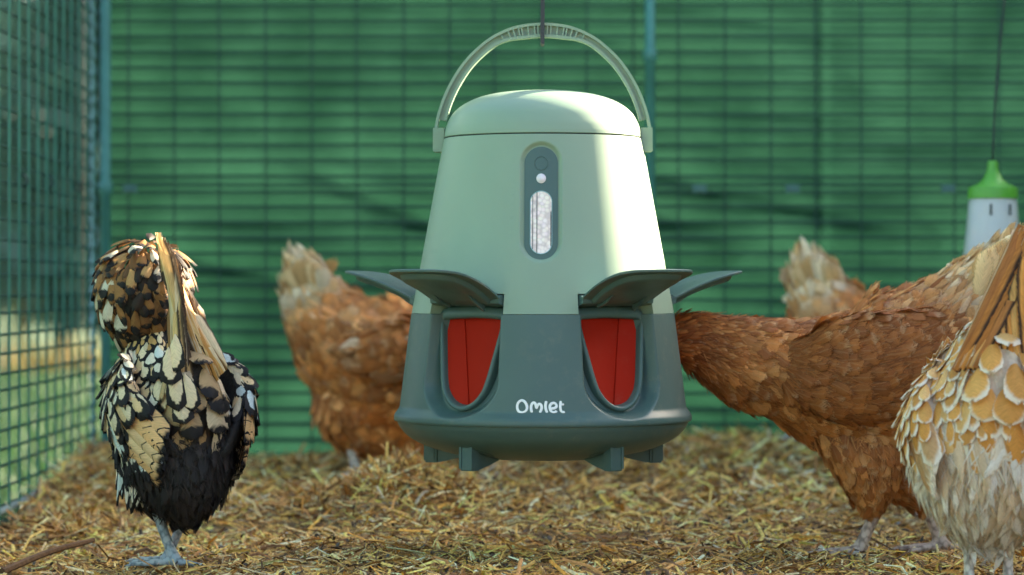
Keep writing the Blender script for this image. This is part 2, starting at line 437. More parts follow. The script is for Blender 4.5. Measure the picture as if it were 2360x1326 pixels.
def tarp_d(x, z):
    d = 0.0024 * np.cos(2 * np.pi * (z - 0.012) / 0.0259 + 1.5 * (vnoise(x * 3, z * 3, 8) - .5))
    w1 = vnoise(x * 2.2 + z * 1.3, z * 9 - x * 1.5, 9); w2 = vnoise(x * 3.1 - z * 2.0, z * 14 + x * 2.6, 10); w3 = vnoise(x * 7, z * 26, 12)
    low = smoothstep(0.62, 0.35, z)
    d = d + 0.028 * (w1 - .5) * (0.6 + low) + 0.020 * (1 - np.abs(2 * w2 - 1)) * (0.35 + 0.9 * low) + 0.006 * (w3 - .5)
    for (x0, z0, sl, wd, am, x1, x2) in ((0.55, .43, -.42, .010, .016, .30, .70), (.62, .38, .35, .012, .014, .42, .92), (1.12, .47, -.25, .010, .014, .86, 1.4), (1.3, .56, .12, .012, .012, 1.1, 1.7), (.28, .35, -.1, .012, .012, .06, .62), (1.2, .30, .08, .014, .014, .84, 1.7), (0.2, .20, .02, .016, .016, 0.02, .8), (0.35, .11, -.02, .02, .014, 0.0, .8)):
        q = (z - z0 - sl * (x - x0)) / (wd * 1.8)
        d = d + 0.6 * am * np.exp(-q * q) * smoothstep(x1, x1 + .12, x) * smoothstep(x2, x2 - .12, x)
    d = d + 0.004 * np.exp(-((x - 1.218) / 0.008) ** 2)
    return d
TD = tarp_d(TXg, TZg)
tarp = empty('green_cover', (LEFT_X, BACK_Y + 0.030, 0))
tag(tarp, 'wrinkled green woven cover hung behind the back mesh fence', 'cover')
link('cover_sheet', fastmesh('cover sheet', np.stack([TXg, TD, TZg], -1), grid_faces(len(tz), len(tx))), tarp, MT['tarp'])
link('rope_hem', pymesh('hem', [(v[0], v[1] - 0.035, v[2]) for v in V], Fs), tarp, MT['hem'])

# added unseen cover and posts at the right, keeping low sun off the litter
cy = np.linspace(2.25, BACK_Y + .02, 60); cz = np.linspace(-0.03, 1.16, 60); CYg, CZg = np.meshgrid(cy, cz)
CXg = 0.03 * (vnoise(CYg * 2.2, CZg * 7, 18) - .5) + 0.012 * vnoise(CYg * 6, CZg * 15, 19)
sun_block = empty('green_cover', (1.72, 0, 0)); tag(sun_block, 'added green cover out of view at the right, blocking the low sun', 'cover')
link('cover_sheet', fastmesh('added sun block sheet', np.stack([CXg, CYg, CZg], -1), grid_faces(len(cz), len(cy))), sun_block, MT['tarp'])
for yy_ in (2.27, 3.4, 4.5): post(sun_block, 0.03, yy_, 0.0085, 1.18, .5)
# hazy clear sheet outside the side mesh
m = Mat('hazy clear plastic'); m.set(Roughness=0.35, Base_Color=(0.16, 0.33, 0.24), Specular_IOR_Level=0.3)
tp = m.n('ShaderNodeBsdfTransparent'); mx = m.n('ShaderNodeMixShader')
m.l(m.ramp(m.noise(7, 4, stretch=(1, 1, 0.35)), [(0.3, (0.66, 0.66, 0.66)), (0.7, (0.84, 0.84, 0.84))]), mx.inputs[0])
m.l(m.b.outputs[0], mx.inputs[1]); m.l(tp.outputs[0], mx.inputs[2]); m.l(mx.outputs[0], m.o.inputs[0])
sy = np.linspace(-1.2, BACK_Y - 2.0 + .02, 120); sz = np.linspace(-0.03, TOP, 60); SY, SZ = np.meshgrid(sy, sz)
SX = -0.014 - 0.012 * (vnoise(SY * 5, SZ * 2.5, 15) - .3) - 0.006 * vnoise(SY * 14, SZ * 4, 16)
clear = link('clear_cover', fastmesh('clear cover', np.stack([SX, SY, SZ], -1), grid_faces(len(sz), len(sy))), mat=m.m, M=Matrix.Translation((LEFT_X, 2.0, 0)))
tag(clear, 'hazy clear plastic sheet hung outside the left side mesh', 'cover')

# ------------------------------------------------------------------ beyond the side mesh: grass, golden weeds, hedge
def leaf_mesh(name, C, size, rng, cols, droop=0.0):
    n = len(C)
    d = rng.normal(0, 1, (n, 3)); d[:, 2] -= droop; d /= np.linalg.norm(d, axis=1)[:, None]
    s = np.cross(d, rng.normal(0, 1, (n, 3))); s /= np.linalg.norm(s, axis=1)[:, None]; nn = np.cross(d, s)
    L = size * rng.uniform(0.6, 1.3, n); Wd = L * 0.30
    V = np.zeros((n, 6, 3))
    V[:, 0] = C; V[:, 1] = C + d * (L * .45)[:, None] + s * Wd[:, None]; V[:, 2] = C + d * (L * .45)[:, None] - s * Wd[:, None] 
    V[:, 3] = C + d * L[:, None]; V[:, 4] = C + d * (L * .5)[:, None] - nn * (L * .06)[:, None]; V[:, 5] = V[:, 4]
    q = np.array([[0, 1, 4], [1, 3, 4], [0, 4, 2], [4, 3, 2]])
    me = fastmesh(name, V, ((np.arange(n) * 6)[:, None, None] + q[None]).reshape(-1, 3), smooth=False)
    k = rng.integers(0, len(cols), n); col = np.array(cols)[k] * rng.uniform(0.7, 1.25, (n, 1))
    attr_color(me, 'tint', np.repeat(col, 6, 0)); return me
def leaf_material(name, tl=0.4):
    m = Mat(name); m.set(Roughness=0.5, Specular_IOR_Level=0.35)
    a = m.n('ShaderNodeAttribute'); a.attribute_name = 'tint'; m.base(a.outputs['Color'])
    tr = m.n('ShaderNodeBsdfTranslucent'); m.l(a.outputs['Color'], tr.inputs['Color'])
    mx = m.n('ShaderNodeMixShader'); mx.inputs[0].default_value = tl
    m.l(m.b.outputs[0], mx.inputs[1]); m.l(tr.outputs[0], mx.inputs[2]); m.l(mx.outputs[0], m.o.inputs[0]); return m.m
MT['leaf'] = leaf_material('foliage')
def blades(name, X, Y, Z, H, Wd, rng, cols, lean=0.35):
    n = len(X); a = rng.uniform(0, 6.28, n); ln = rng.normal(0, lean, n) * H
    s = np.stack([np.cos(a), np.sin(a), 0 * a], -1); d = np.stack([-np.sin(a), np.cos(a), 0 * a], -1)
    C = np.stack([X, Y, Z], -1); up = np.array([0, 0, 1.0])
    V = np.zeros((n, 5, 3))
    V[:, 0] = C - s * (Wd / 2)[:, None]; V[:, 1] = C + s * (Wd / 2)[:, None]
    mid = C + up * (H * .55)[:, None] + d * (ln * .35)[:, None]
    V[:, 2] = mid + s * (Wd * .4)[:, None]; V[:, 3] = mid - s * (Wd * .4)[:, None]; V[:, 4] = C + up * H[:, None] + d * ln[:, None]
    q = np.array([[0, 1, 2], [0, 2, 3], [3, 2, 4]])
    me = fastmesh(name, V, ((np.arange(n) * 5)[:, None, None] + q[None]).reshape(-1, 3))
    k = rng.integers(0, len(cols), n); col = np.array(cols)[k] * rng.uniform(0.75, 1.25, (n, 1))
    attr_color(me, 'tint', np.repeat(col, 5, 0)); return me
r = np.random.default_rng(31)
n = 26000; Y = 3.3 + 9 * r.uniform(0, 1, n) ** 1.5; X = -Y * 0.186 - 0.1 - 0.3 * r.uniform(0, 1, n) + r.uniform(0, 1, n) * (0.45 + 0.05 * Y)
ok = ~((X > LEFT_X - .02) & (Y < BACK_Y + .06)); X, Y = X[ok], Y[ok]; n = len(X)
o = link('lawn_grass', blades('grass', X, Y, np.full(n, -0.10), r.uniform(.03, .085, n), r.uniform(.003, .007, n), r, [(0.020, 0.065, 0.018), (0.030, 0.082, 0.022), (0.040, 0.090, 0.025), (0.018, 0.05, 0.016)]), mat=MT['leaf'])
tag(o, 'green lawn grass seen through the left side mesh', 'grass', kind='stuff')
def weeds(cx, cy, sx, sy, h, n, seed, label):
    r = np.random.default_rng(seed); X = r.normal(cx, sx, n); Y = r.normal(cy, sy, n)
    o = link('golden_weeds', blades('weeds', X, Y, np.full(n, -0.10), r.uniform(.5, 1.1, n) * h, r.uniform(.008, .02, n), r, [(0.22, 0.15, 0.03), (0.17, 0.12, 0.03), (0.10, 0.10, 0.03), (0.06, 0.09, 0.03)], 0.2), mat=MT['leaf'])
    tag(o, label, 'weeds', 'golden weeds beyond the side mesh', kind='stuff')
weeds(-2.20, 12.5, .12, .12, .20, 130, 41, 'golden clump of dry weeds on the lawn nearest the left picture edge')
weeds(-1.93, 12.4, .06, .1, .22, 70, 42, 'golden clump of dry weeds on the lawn nearest the corner post')
weeds(-2.27, 12.6, .06, .1, .52, 16, 43, 'tall yellow weed stalks at the left picture edge')
def hedge(name, cx, cy, sx, sy, h, n, seed, cols, label, rz=0.0, size=0.09):
    r = np.random.default_rng(seed)
    u = r.normal(0, 1, (n, 3)); u /= np.linalg.norm(u, axis=1)[:, None]; rad = r.uniform(0.55, 1.0, n) ** 0.5
    bx = np.sign(u) * np.abs(u) ** 0.55
    P = bx * rad[:, None] * np.array([sx, sy, h / 2]) * (0.85 + 0.25 * vnoise(u[:, :1] * 4 + 7, u[:, 2:] * 4 + 3, seed))
    P[:, 2] += h / 2 - 0.05
    root = empty(name, (cx, cy, -0.08), rz)
    link('crown', leaf_mesh('leaves', P, size, r, cols, 0.3), root, MT['leaf'])
    V, Fs = [], []
    mb = MB()
    for q in range(5):
        a = r.uniform(-.7, .7); P2 = np.array([[a * sx, 0, 0], [a * sx * 1.05, r.uniform(-.2, .2) * sy, h * .4], [a * sx * 1.2, r.uniform(-.3, .3) * sy, h * .8]])
        mb.add(*tube(catmull(P2, 8), np.linspace(.04, .012, 8), 7))
    link('trunk', mb.mesh('stems'), root, bark)
    tag(root, label, 'hedge'); return root
m = Mat('bark'); m.set(Roughness=0.9); m.base(m.ramp(m.noise(20, 5), [(0.3, (0.05, 0.035, 0.025)), (0.7, (0.12, 0.09, 0.06))])); bark = m.m
DG = [(0.075, 0.14, 0.10), (0.10, 0.18, 0.13), (0.13, 0.20, 0.155), (0.06, 0.11, 0.08)]
hedge('hedge', -3.2, 14.2, 3.0, 1.2, 6.8, 52000, 51, DG, 'dark green hedge across the lawn seen through the left side mesh', 0.1, 0.20)
# ------------------------------------------------------------------ the hanging feeder (local units: photograph pixels at its depth, S metres each)
FY = 3.2; S = FY / F; Y0 = 1071.0
feeder = empty('chicken_feeder', ((1251 - 1180) * S, FY, CAM_Z - (Y0 - 663) * S), math.radians(-1.5))
tag(feeder, 'sage and slate green plastic poultry feeder with four visible flaps and an arched handle, hanging', 'feeder')
def cyl(th, r, y):
    """angle (0 = towards the camera), radius px, photo row -> local metres"""
    return np.stack([r * np.sin(th) * S, -r * np.cos(th) * S, (Y0 - y) * S * np.ones_like(r * th)], -1)
PORTS = [math.radians(a) for a in (-36, 36, -108, 108, 180)]
def body_R(y): return 228 + (np.asarray(y, float) - 321) * (302 - 228) / (722 - 321)
def skirt_R(y):
    y = np.asarray(y, float)
    r = 303 + (y - 724) * (330 - 303) / (938 - 724)
    return r + 10 * smoothstep(934, 957, y)
def lathe(name, prof, mat, nseg=128, sharp=35, parent=None):
    a = np.linspace(0, 2 * np.pi, nseg, endpoint=False)
    V = np.concatenate([cyl(a, np.full(nseg, max(r, 0.01)), np.full(nseg, float(y))) for r, y in prof])
    return link(name, pymesh(name, V, grid_faces(len(prof), nseg, True)[:, ::-1], True, sharp), parent or feeder, mat)
lp = catmull([(0.5, 210), (60, 211.5), (110, 217), (150, 227), (184, 243), (208, 264), (221, 288), (226, 306), (227.5, 317)], 40)
lid = lathe('lid', [tuple(p) for p in lp] + [(226.8, 318.2), (222, 318.6), (200, 318.6)], MT['sage'])
lathe('lid_seam', [(222, 316), (224.6, 318.5), (224.9, 321.5), (222, 323)], MT['seam'])

def theta_cols(fine, edges):
    c = set(np.round(np.radians(np.arange(-180, 180, 2.0)), 6))
    for p in PORTS:
        st = 0.35 if abs(p) < 2.5 else 1.5
        for d in np.arange(-fine, fine + st, st): c.add(round(p + math.radians(d), 6))
        for e in edges:
            for eps in (-0.03, 0.03): c.add(round(p + math.radians(e + eps), 6))
    c = np.array(sorted(c)); c = ((c + np.pi) % (2 * np.pi)) - np.pi; return np.unique(np.round(c, 6))
def port_t(TH):
    T = np.full(TH.shape, 9.0)
    for p in PORTS:
        d = (TH - p + np.pi) % (2 * np.pi) - np.pi; T = np.where(np.abs(d) < np.abs(T), d, T)
    return T
NOTCH = 20.0
# body: tapered shell, window recess, notches for the flaps
cols = theta_cols(0, (NOTCH, -NOTCH)); cols = np.unique(np.concatenate([cols, np.radians(np.arange(-14, 14, 0.35))]))
rows = np.concatenate([[321.0, 321.6], np.arange(323, 620, 3.0), np.arange(620, 676, 9.0), [676.9, 677.1], np.arange(684, 722, 8.0), [721.6, 722.0]])
TH, YY = np.meshgrid(cols, rows); R = body_R(YY)
R = R - 1.2 * (YY < 321.3) - 0.8 * (YY > 721.8)
U = R * TH
yt, yb, hw = 349.7 - 12, 602 + 7, 49.0
cyv = np.clip(YY, yt + hw, yb - hw); sd = np.hypot(U, YY - cyv) - hw
R = R - 9.5 * smoothstep(0, -10.5, sd) * (np.abs(TH) < 0.5)
T = port_t(TH); R = np.where((np.abs(T) < math.radians(NOTCH)) & (YY > 677), R - 62, R)
body = link('body', fastmesh('body', cyl(TH, R, YY), grid_faces(len(rows), len(cols), True)[:, ::-1]), feeder, MT['sage'])
body.data.set_sharp_from_angle(angle=math.radians(38))
# skirt: scooped recesses with pits behind the port frames
cols = theta_cols(26, (NOTCH + .6, -NOTCH - .6)); rows = np.concatenate([[722.6, 723.4, 724.2], np.arange(726, 962, 2.5), [962.0, 966.5, 968.0]])
TH, YY = np.meshgrid(cols, rows); R = skirt_R(np.minimum(YY, 960)); R = R - 1.2 * (YY < 723) - 1.5 * (YY > 967)
T = port_t(TH); U = 308 * T
def scoop_sd(U, Y):
    yc = 868.0; w = 104.0
    return np.where(Y < yc, np.abs(U) - w, np.hypot(U, (Y - yc) * 1.19) - w)
HOLE = np.array([1.07, 1.0]) * np.array([(-77, 738), (-70, 733.5), (-35, 731), (0, 730), (35, 731), (70, 733.5), (77, 738), (75.5, 752), (69, 790), (62, 830), (54, 870), (45, 895), (26, 917), (0, 926), (-26, 917), (-45, 895), (-54, 870), (-62, 830), (-69, 790), (-75.5, 752)], float)
def poly_sd(U, Y, P):
    d = np.full(U.shape, 1e9); ins = np.zeros(U.shape, bool)
    for a, b in zip(P, np.roll(P, -1, 0)):
        e = b - a; wx, wy = U - a[0], Y - a[1]
        t = np.clip((wx * e[0] + wy * e[1]) / (e @ e), 0, 1); d = np.minimum(d, np.hypot(wx - t * e[0], wy - t * e[1]))
        c = (a[1] > Y) != (b[1] > Y); ins ^= c & (U < (b[0] - a[0]) * (Y - a[1]) / (b[1] - a[1] + 1e-9) + a[0])
    return np.where(ins, -d, d)
near = np.abs(T) < math.radians(25)
floor_d = 58 + (36 - 58) * (YY - 724) / (940 - 724)
rec = floor_d * smoothstep(0.0, -17, scoop_sd(U, YY))
rec = np.where(poly_sd(U, YY, HOLE) < 6, 150, rec)
R = R - np.where(near, rec, 0)
skirt = link('skirt', fastmesh('skirt', cyl(TH, R, YY), grid_faces(len(rows), len(cols), True)[:, ::-1]), feeder, MT['slate'])
skirt.data.set_sharp_from_angle(angle=math.radians(50))
bowl_p = catmull([(335, 968.6), (334.5, 972), (329, 983), (310, 1004), (276, 1023), (228, 1039), (165, 1051), (95, 1057), (1, 1059)], 40)
bowl = lathe('bowl', [(325, 968.4)] + [tuple(p) for p in bowl_p], MT['slate'])

def pl(th, u, w, y):
    """port frame: u sideways, w outwards from the axis"""
    u, w, y = np.broadcast_arrays(np.asarray(u, float), np.asarray(w, float), np.asarray(y, float))
    return np.stack([(w * math.sin(th) + u * math.cos(th)) * S, (-w * math.cos(th) + u * math.sin(th)) * S, (Y0 - y) * S], -1)
hole = catmull(HOLE, 96, True)
def off_hole(d):
    P = hole; T_ = np.roll(P, -1, 0) - np.roll(P, 1, 0); T_ /= np.linalg.norm(T_, axis=1)[:, None]
    N_ = np.stack([T_[:, 1], -T_[:, 0]], -1)
    if ((P + N_ - P.mean(0)) ** 2).sum() < ((P - P.mean(0)) ** 2).sum(): N_ = -N_
    return P + N_ * d
def plane_w(y): return 262 + (y - 735) * (304 - 262) / (936 - 735)
for i, th in enumerate(PORTS[:4]):
    rings = []
    for d, dw in ((12, -26), (11.5, -4), (9.5, 0.5), (5, 2.2), (2.0, 1.0), (0, -3), (-1.5, -12), (-2.0, -24)):
        P = off_hole(d); P[:, 1] -= 15 * max(d, 0) / 12 * smoothstep(765, 738, P[:, 1]); rings.append(pl(th, P[:, 0], plane_w(P[:, 1]) + dw, P[:, 1]))
    V = np.concatenate(rings); Fs = grid_faces(len(rings), len(hole), True)
    link('port_frame', pymesh('port frame', V, Fs, True, 60), feeder, MT['slate'])
    # red baffle inside the port: two panels meeting in a crease
    yy = np.linspace(715, 945, 12); ww = plane_w(yy)
    sg = -1 if th < 0 else 1
    P1 = []; hb = lambda q: float(np.interp(q, [715, 750, 790, 830, 870, 900, 920, 930, 946], [90, 89, 81, 73, 64, 54, 39, 24, 14]))
    for y_, w_ in zip(yy, ww):
        t = (y_ - 715) / 230; uc = sg * (46 - 52 * t) 
        q1, q2 = (-24, -27.5) if sg < 0 else (-27.5, -24); uc = max(-hb(y_) * .8, min(hb(y_) * .8, uc)); P1.append([pl(th, -hb(y_), w_ - 12, y_), pl(th, uc, w_ + q1, y_), pl(th, uc, w_ + q2, y_), pl(th, hb(y_), w_ - 12, y_)])
    me = pymesh('red baffle', np.array(P1).reshape(-1, 3), grid_faces(12, 4), True, 25)
    link('red_baffle', me, feeder, MT['red'])
    # flap: spoon-shaped lid on a hinge
    ot = catmull([(-96, 268), (-98, 284), (-101, 310), (-103, 345), (-103, 385), (-98, 425), (-78, 458), (-42, 475), (0, 480), (42, 475), (78, 458), (98, 425), (103, 385), (103, 345), (101, 310), (98, 284), (96, 268)], 84)
    cen = np.array([0.0, 372.0])
    def fz(P): 
        w = P[:, 1]; u = P[:, 0]
        return 690 - 0.56 * (w - 283) + 0.00115 * (w - 283) ** 2 - 0.0002 * u * u
    def fring(sc, dy, sh=0):
        P = cen + (ot - cen) * sc
        return pl(th, P[:, 0], P[:, 1], fz(P) + dy)
    rings = [fring(0.02, 0), fring(0.5, 1.0), fring(0.86, 0.4), fring(0.975, -1.5), fring(1.0, 0.5), fring(0.995, 4.5), fring(0.90, 5.5), fring(0.78, 6.5), fring(0.755, 15), fring(0.72, 17.5), fring(0.5, 18), fring(0.02, 18)]
    V = np.concatenate(rings); 
    fl = link('flap', pymesh('flap', V, grid_faces(len(rings), len(ot), True)[:, ::-1], True, 42), feeder, MT['slate'])
    # hinge block and gusset under the flap
    mb = MB()
    def prism(us, prof, th=th, mb=mb):
        P = []
        for u in us: P += [tuple(pl(th, u, w, y)) for w, y in prof]
        k = len(prof); Fs = [tuple(range(k - 1, -1, -1)), tuple(range(k, 2 * k))]
        Fs += [(j, (j + 1) % k, k + (j + 1) % k, k + j) for j in range(k)]
        mb.add(P, Fs)
    prism((-97, 97), [(232, 680), (283, 680), (292, 687), (291, 698), (276, 703), (246, 706), (232, 706)])
    prism((-52, -45), [(280, 690), (345, 676), (318, 696), (284, 708)]); prism((45, 52), [(280, 690), (345, 676), (318, 696), (284, 716)])
    link('hinge', mb.mesh('hinge', True, 30), feeder, MT['slate'])
# feet under the bowl
for th in PORTS:
    mb = MB()
    def prism2(us, prof):
        P = []
        for u in us: P += [tuple(pl(th, u, w, y)) for w, y in prof]
        k = len(prof); mb.add(P, [tuple(range(k - 1, -1, -1)), tuple(range(k, 2 * k))] + [(j, (j + 1) % k, k + (j + 1) % k, k + j) for j in range(k)])
    prism2((-15, 15), [(256, 1024), (284, 1012), (285, 1069), (283, 1071), (258, 1071), (256, 1069)])
    prism2((-11, 11), [(176, 1045), (256.5, 1024), (256.5, 1070), (246, 1069), (215, 1062), (180, 1052)])
    prism2((-18, -12), [(262, 1018), (287, 1006), (287.5, 1066), (262, 1066)]); prism2((12, 18), [(262, 1018), (287, 1006), (287.5, 1066), (262, 1066)])
    link('foot', mb.mesh('foot', True, 30), feeder, MT['slate'])
# moulded loops on the bowl
def bowl_at(th, y):
    r = np.interp(y, bowl_p[:, 1], bowl_p[:, 0]); return cyl(np.asarray(th), r + 0.3, np.asarray(y))
for sg in (-1, 1):
    a = np.linspace(0, 2 * np.pi, 40, endpoint=False)
    th = sg * (math.radians(33) + 0.095 * np.sign(np.cos(a)) * np.abs(np.cos(a)) ** 0.7); y = 1030 + 6 * np.sin(a) + 8 * np.cos(a) * -1
    V, Fs = tube(bowl_at(th, y), 0.7 * S, 6, True)
    link('moulded_loop', pymesh('loop', V, Fs), feeder, MT['slate'])
# window panel
def on_body(u, y, off): 
    r = body_R(y); return cyl(u / r, r + off, y)
def racetrack(hw, y0, y1, n=64):
    a = np.linspace(0, 2 * np.pi, n, endpoint=False) + 0.0001
    P = np.stack([hw * np.cos(a), hw * np.sin(a)], -1); yc = np.where(P[:, 1] > 0, y1 - hw, y0 + hw)
    P[:, 1] += yc; return P
def patch(name, P, off, thick, mat, parent=feeder, dome=0.0, n=6):
    c = P.mean(0); rings = []
    ax = np.clip(P[:, 1], P[:, 1].min() + np.ptp(P[:, 0]) / 2, P[:, 1].max() - np.ptp(P[:, 0]) / 2)
    mid = np.stack([np.zeros(len(P)) + c[0], ax], -1)
    for k in range(n + 1):
        t = k / n; Q = mid + (P - mid) * max(t, .001); rings.append(on_body(Q[:, 0], Q[:, 1], off + dome * (1 - t * t)))
    rings.append(on_body(P[:, 0] * 1.01, P[:, 1], off - thick))
    V = np.concatenate(rings); return link(name, pymesh(name, V, grid_faces(len(rings), len(P), True)[:, ::-1], True, 45), parent, mat)
panel = patch('window_panel', racetrack(38.5, 350, 602), -7.5, 3, MT['slate'])
a = np.linspace(0, 2 * np.pi, 40, endpoint=False)
def circle(r, yc): return np.stack([r * np.cos(a), yc + r * np.sin(a)], -1)
V, Fs = tube(on_body(circle(15, 387)[:, 0], circle(15, 387)[:, 1], -7.3), 1.1 * S, 6, True)
link('button', pymesh('button', V, Fs), panel, MT['slate'])
patch('sensor', circle(11, 421), -6.8, 2, MT['sensor'], panel, 5.0)
m = Mat('feed pellets behind clear pane'); m.set(Roughness=0.25, Coat_Weight=0.5, Coat_Roughness=0.08)
tc = m.n('ShaderNodeTexCoord'); vo = m.n('ShaderNodeTexVoronoi'); vo.inputs['Scale'].default_value = 210; m.l(tc.outputs['Object'], vo.inputs['Vector'])
m.base(m.mix(m.ramp(vo.outputs['Distance'], [(0.3, (0, 0, 0)), (0.75, (0.8, 0.8, 0.8))]), m.mix(0.25, (0.95, 0.80, 0.74), vo.outputs['Color'], 'SOFT_LIGHT'), (0.62, 0.48, 0.45)))
m.bump(vo.outputs['Distance'], -0.6, 0.002); MT['pellet'] = m.m
win = patch('feed_window', racetrack(24.5, 449.5, 588.5), -6.9, 2, MT['pellet'], panel)
V, Fs = tube(on_body(racetrack(24.8, 449.2, 588.8)[:, 0], racetrack(24.8, 449.2, 588.8)[:, 1], -6.9), 1.0 * S, 6, True)
link('window_rim', pymesh('rim', V, Fs), panel, MT['hem'])
mb = MB()
for u_, y0_, y1_, w_ in ((-9.5, 452, 586, 0.8), (-19, 460, 578, 0.7), (22.3, 495, 572, 1.0)):
    ys = np.linspace(y0_, y1_, 8); mb.add(*tube(on_body(np.full(8, u_), ys, -6.3), w_ * S, 5))
link('gauge_line', mb.mesh('gauge'), panel, MT['seam'])
# lettering
LET = {'O': ([(445, 372), (540, 420), (605, 520), (630, 620), (605, 720), (540, 785), (450, 808), (350, 785), (290, 710), (272, 610), (290, 500), (350, 415)],),
       'm': ([(808, 805), (778, 690), (782, 560), (825, 475), (878, 452), (930, 495), (952, 570), (970, 640), (1000, 570), (1050, 510), (1098, 503), (1148, 560), (1153, 660), (1122, 750), (1090, 810)],),
       'l': ([(1325, 390), (1300, 500), (1298, 620), (1320, 730), (1355, 810)],),
       'e': ([(1490, 662), (1600, 655), (1680, 610), (1688, 540), (1640, 478), (1575, 462), (1500, 492), (1457, 560), (1452, 650), (1482, 740), (1550, 798), (1620, 800), (1675, 775), (1702, 745)],),
       't': ([(1850, 390), (1830, 500), (1828, 620), (1850, 740), (1900, 798), (1945, 800), (1978, 765)], [(1835, 515), (1900, 516), (1965, 515)])}
for ch in 'Omlet':
    mb = MB()
    for st in LET[ch]:
        P = catmull(st, len(st) * 5, ch == 'O'); x = 1170 + 0.06356 * P[:, 0]; y = 900 + 0.06356 * P[:, 1]
        u = (x - 1241) * 0.953; ye = 663 + (y - 663) * 0.948; r_ = skirt_R(ye)
        hwid = 50 if len(st) > 3 else 40
        rad = np.full(len(P), hwid * 0.06356 * 0.95 * S)
        if ch != 'O':
            rad[0] *= .45; rad[-1] *= .45; rad[1] *= .9; rad[-2] *= .9
        V, Fs = tube(cyl(u / r_, r_, ye), rad, 10, ch == 'O', True, flat=((0, -1, 0), 0.22)); mb.add(V, Fs)
    link('letter', mb.mesh('letter', True, 60), feeder, MT['white'])
# handle: channel-section arch with ribbed grip
outer = [(-253, 349), (-251, 311), (-242, 261), (-220, 203), (-184, 145), (-140, 101), (-101, 76), (-57, 60), (0, 54)]
outer += [(-x, y) for x, y in outer[-2::-1]]
oc = catmull(outer, 120); Tn = np.gradient(oc, axis=0); Tn /= np.linalg.norm(Tn, axis=1)[:, None]; Nn = np.stack([-Tn[:, 1], Tn[:, 0]], -1)
wid = 24 + 9 * smoothstep(120, 40, np.abs(oc[:, 0]))
def hband(d0, d1, zf, zb, sel=slice(None)):
    a_, b_ = oc + Nn * np.broadcast_to(d0, len(oc))[:, None], oc + Nn * np.broadcast_to(d1, len(oc))[:, None]
    ring = []
    for P, yy in ((a_, zf), (b_, zf), (b_, zb), (a_, zb)): ring.append(np.stack([P[:, 0] * S, np.full(len(P), yy * S), (Y0 - P[:, 1]) * S], -1))
    V = np.stack(ring, 1)[sel]; n = len(V)
    Fs = [tuple(f) for f in grid_faces(n, 4, True)] + [(3, 2, 1, 0), tuple((n - 1) * 4 + k for k in range(4))]
    return V.reshape(-1, 3), Fs
mb = MB()
core = slice(13, 107)
mb.add(*hband(0, 6.5, -15, 15)); 
mb.add(*hband(wid - 6.5, wid, -15, 15, core)); mb.add(*hband(6.4, wid - 6.4, -5.5, 5.5, core))
handle = link('handle', mb.mesh('handle', True, 30), feeder, MT['sage'])
ang = [k for k in range(len(oc)) if abs(oc[k, 0]) < 102]
for xq in np.concatenate([np.arange(-97, -10, 12.4), np.arange(10.2, 99, 12.4)]):
    k = int(np.argmin(np.abs(oc[:, 0] - xq))); a_ = oc[k] + Nn[k] * 5; b_ = oc[k] + Nn[k] * (wid[k] - 5); t_ = Tn[k] * 1.6
    V = []; 
    for P in (a_ - t_, a_ + t_, b_ + t_, b_ - t_):
        for yy in (-14.2, 14.2): V.append((P[0] * S, yy * S, (Y0 - P[1]) * S))
    link('grip_rib', pymesh('rib', V, [(0, 2, 4, 6), (1, 7, 5, 3), (0, 1, 3, 2), (2, 3, 5, 4), (4, 5, 7, 6), (6, 7, 1, 0)], False), handle, MT['sage'])
for sg in (-1, 1):
    mb = MB(); V = []
    prof = [(sg * 252, 296), (sg * 226, 296), (sg * 226.5, 318), (sg * 231, 350.5), (sg * 249, 351), (sg * 252.6, 347)]
    for yy in (-24, 24): V += [(x * S, yy * S, (Y0 - y) * S) for x, y in prof]
    k = len(prof); mb.add(V, [tuple(range(k - 1, -1, -1)), tuple(range(k, 2 * k))] + [(j, (j + 1) % k, k + (j + 1) % k, k + j) for j in range(k)])
    link('pivot', mb.mesh('pivot', True, 30), handle, MT['sage'])

# hook that carries the handle
hk = empty('hanging_hook', at(1250, 105, FY)); tag(hk, 'dark flat steel hook holding up the handle of the feeder', 'hook')
def hp(x, y): return ((x - 1250) * S, (105 - y) * S)
P = catmull([hp(1250, -900), hp(1250, -300), hp(1250.5, 0), hp(1250, 60), hp(1250, 92), hp(1251, 104)], 40)
V = []
for (x, z_), w_ in zip(P, np.concatenate([np.full(34, 4.6), np.linspace(4.6, 2.6, 6)])):
    V += [(x - w_ * S, -30 * S, z_), (x + w_ * S, -30 * S, z_), (x + w_ * S, -20 * S, z_), (x - w_ * S, -20 * S, z_)]
Fs = [tuple(f) for f in grid_faces(len(P), 4, True)] + [(3, 2, 1, 0), tuple((len(P) - 1) * 4 + k for k in range(4))]
mb = MB(); mb.add(V, Fs)
a = np.linspace(0, np.pi, 14)
cv = np.stack([np.zeros(14), -25 * S + 25 * S * (1 - np.cos(a)), (105 - 96) * S - 7 * S * np.sin(a)], -1)
mb.add(*tube(cv, 4.5 * S, 8))
link('shank', mb.mesh('hook', True, 40), hk, MT['steel'])

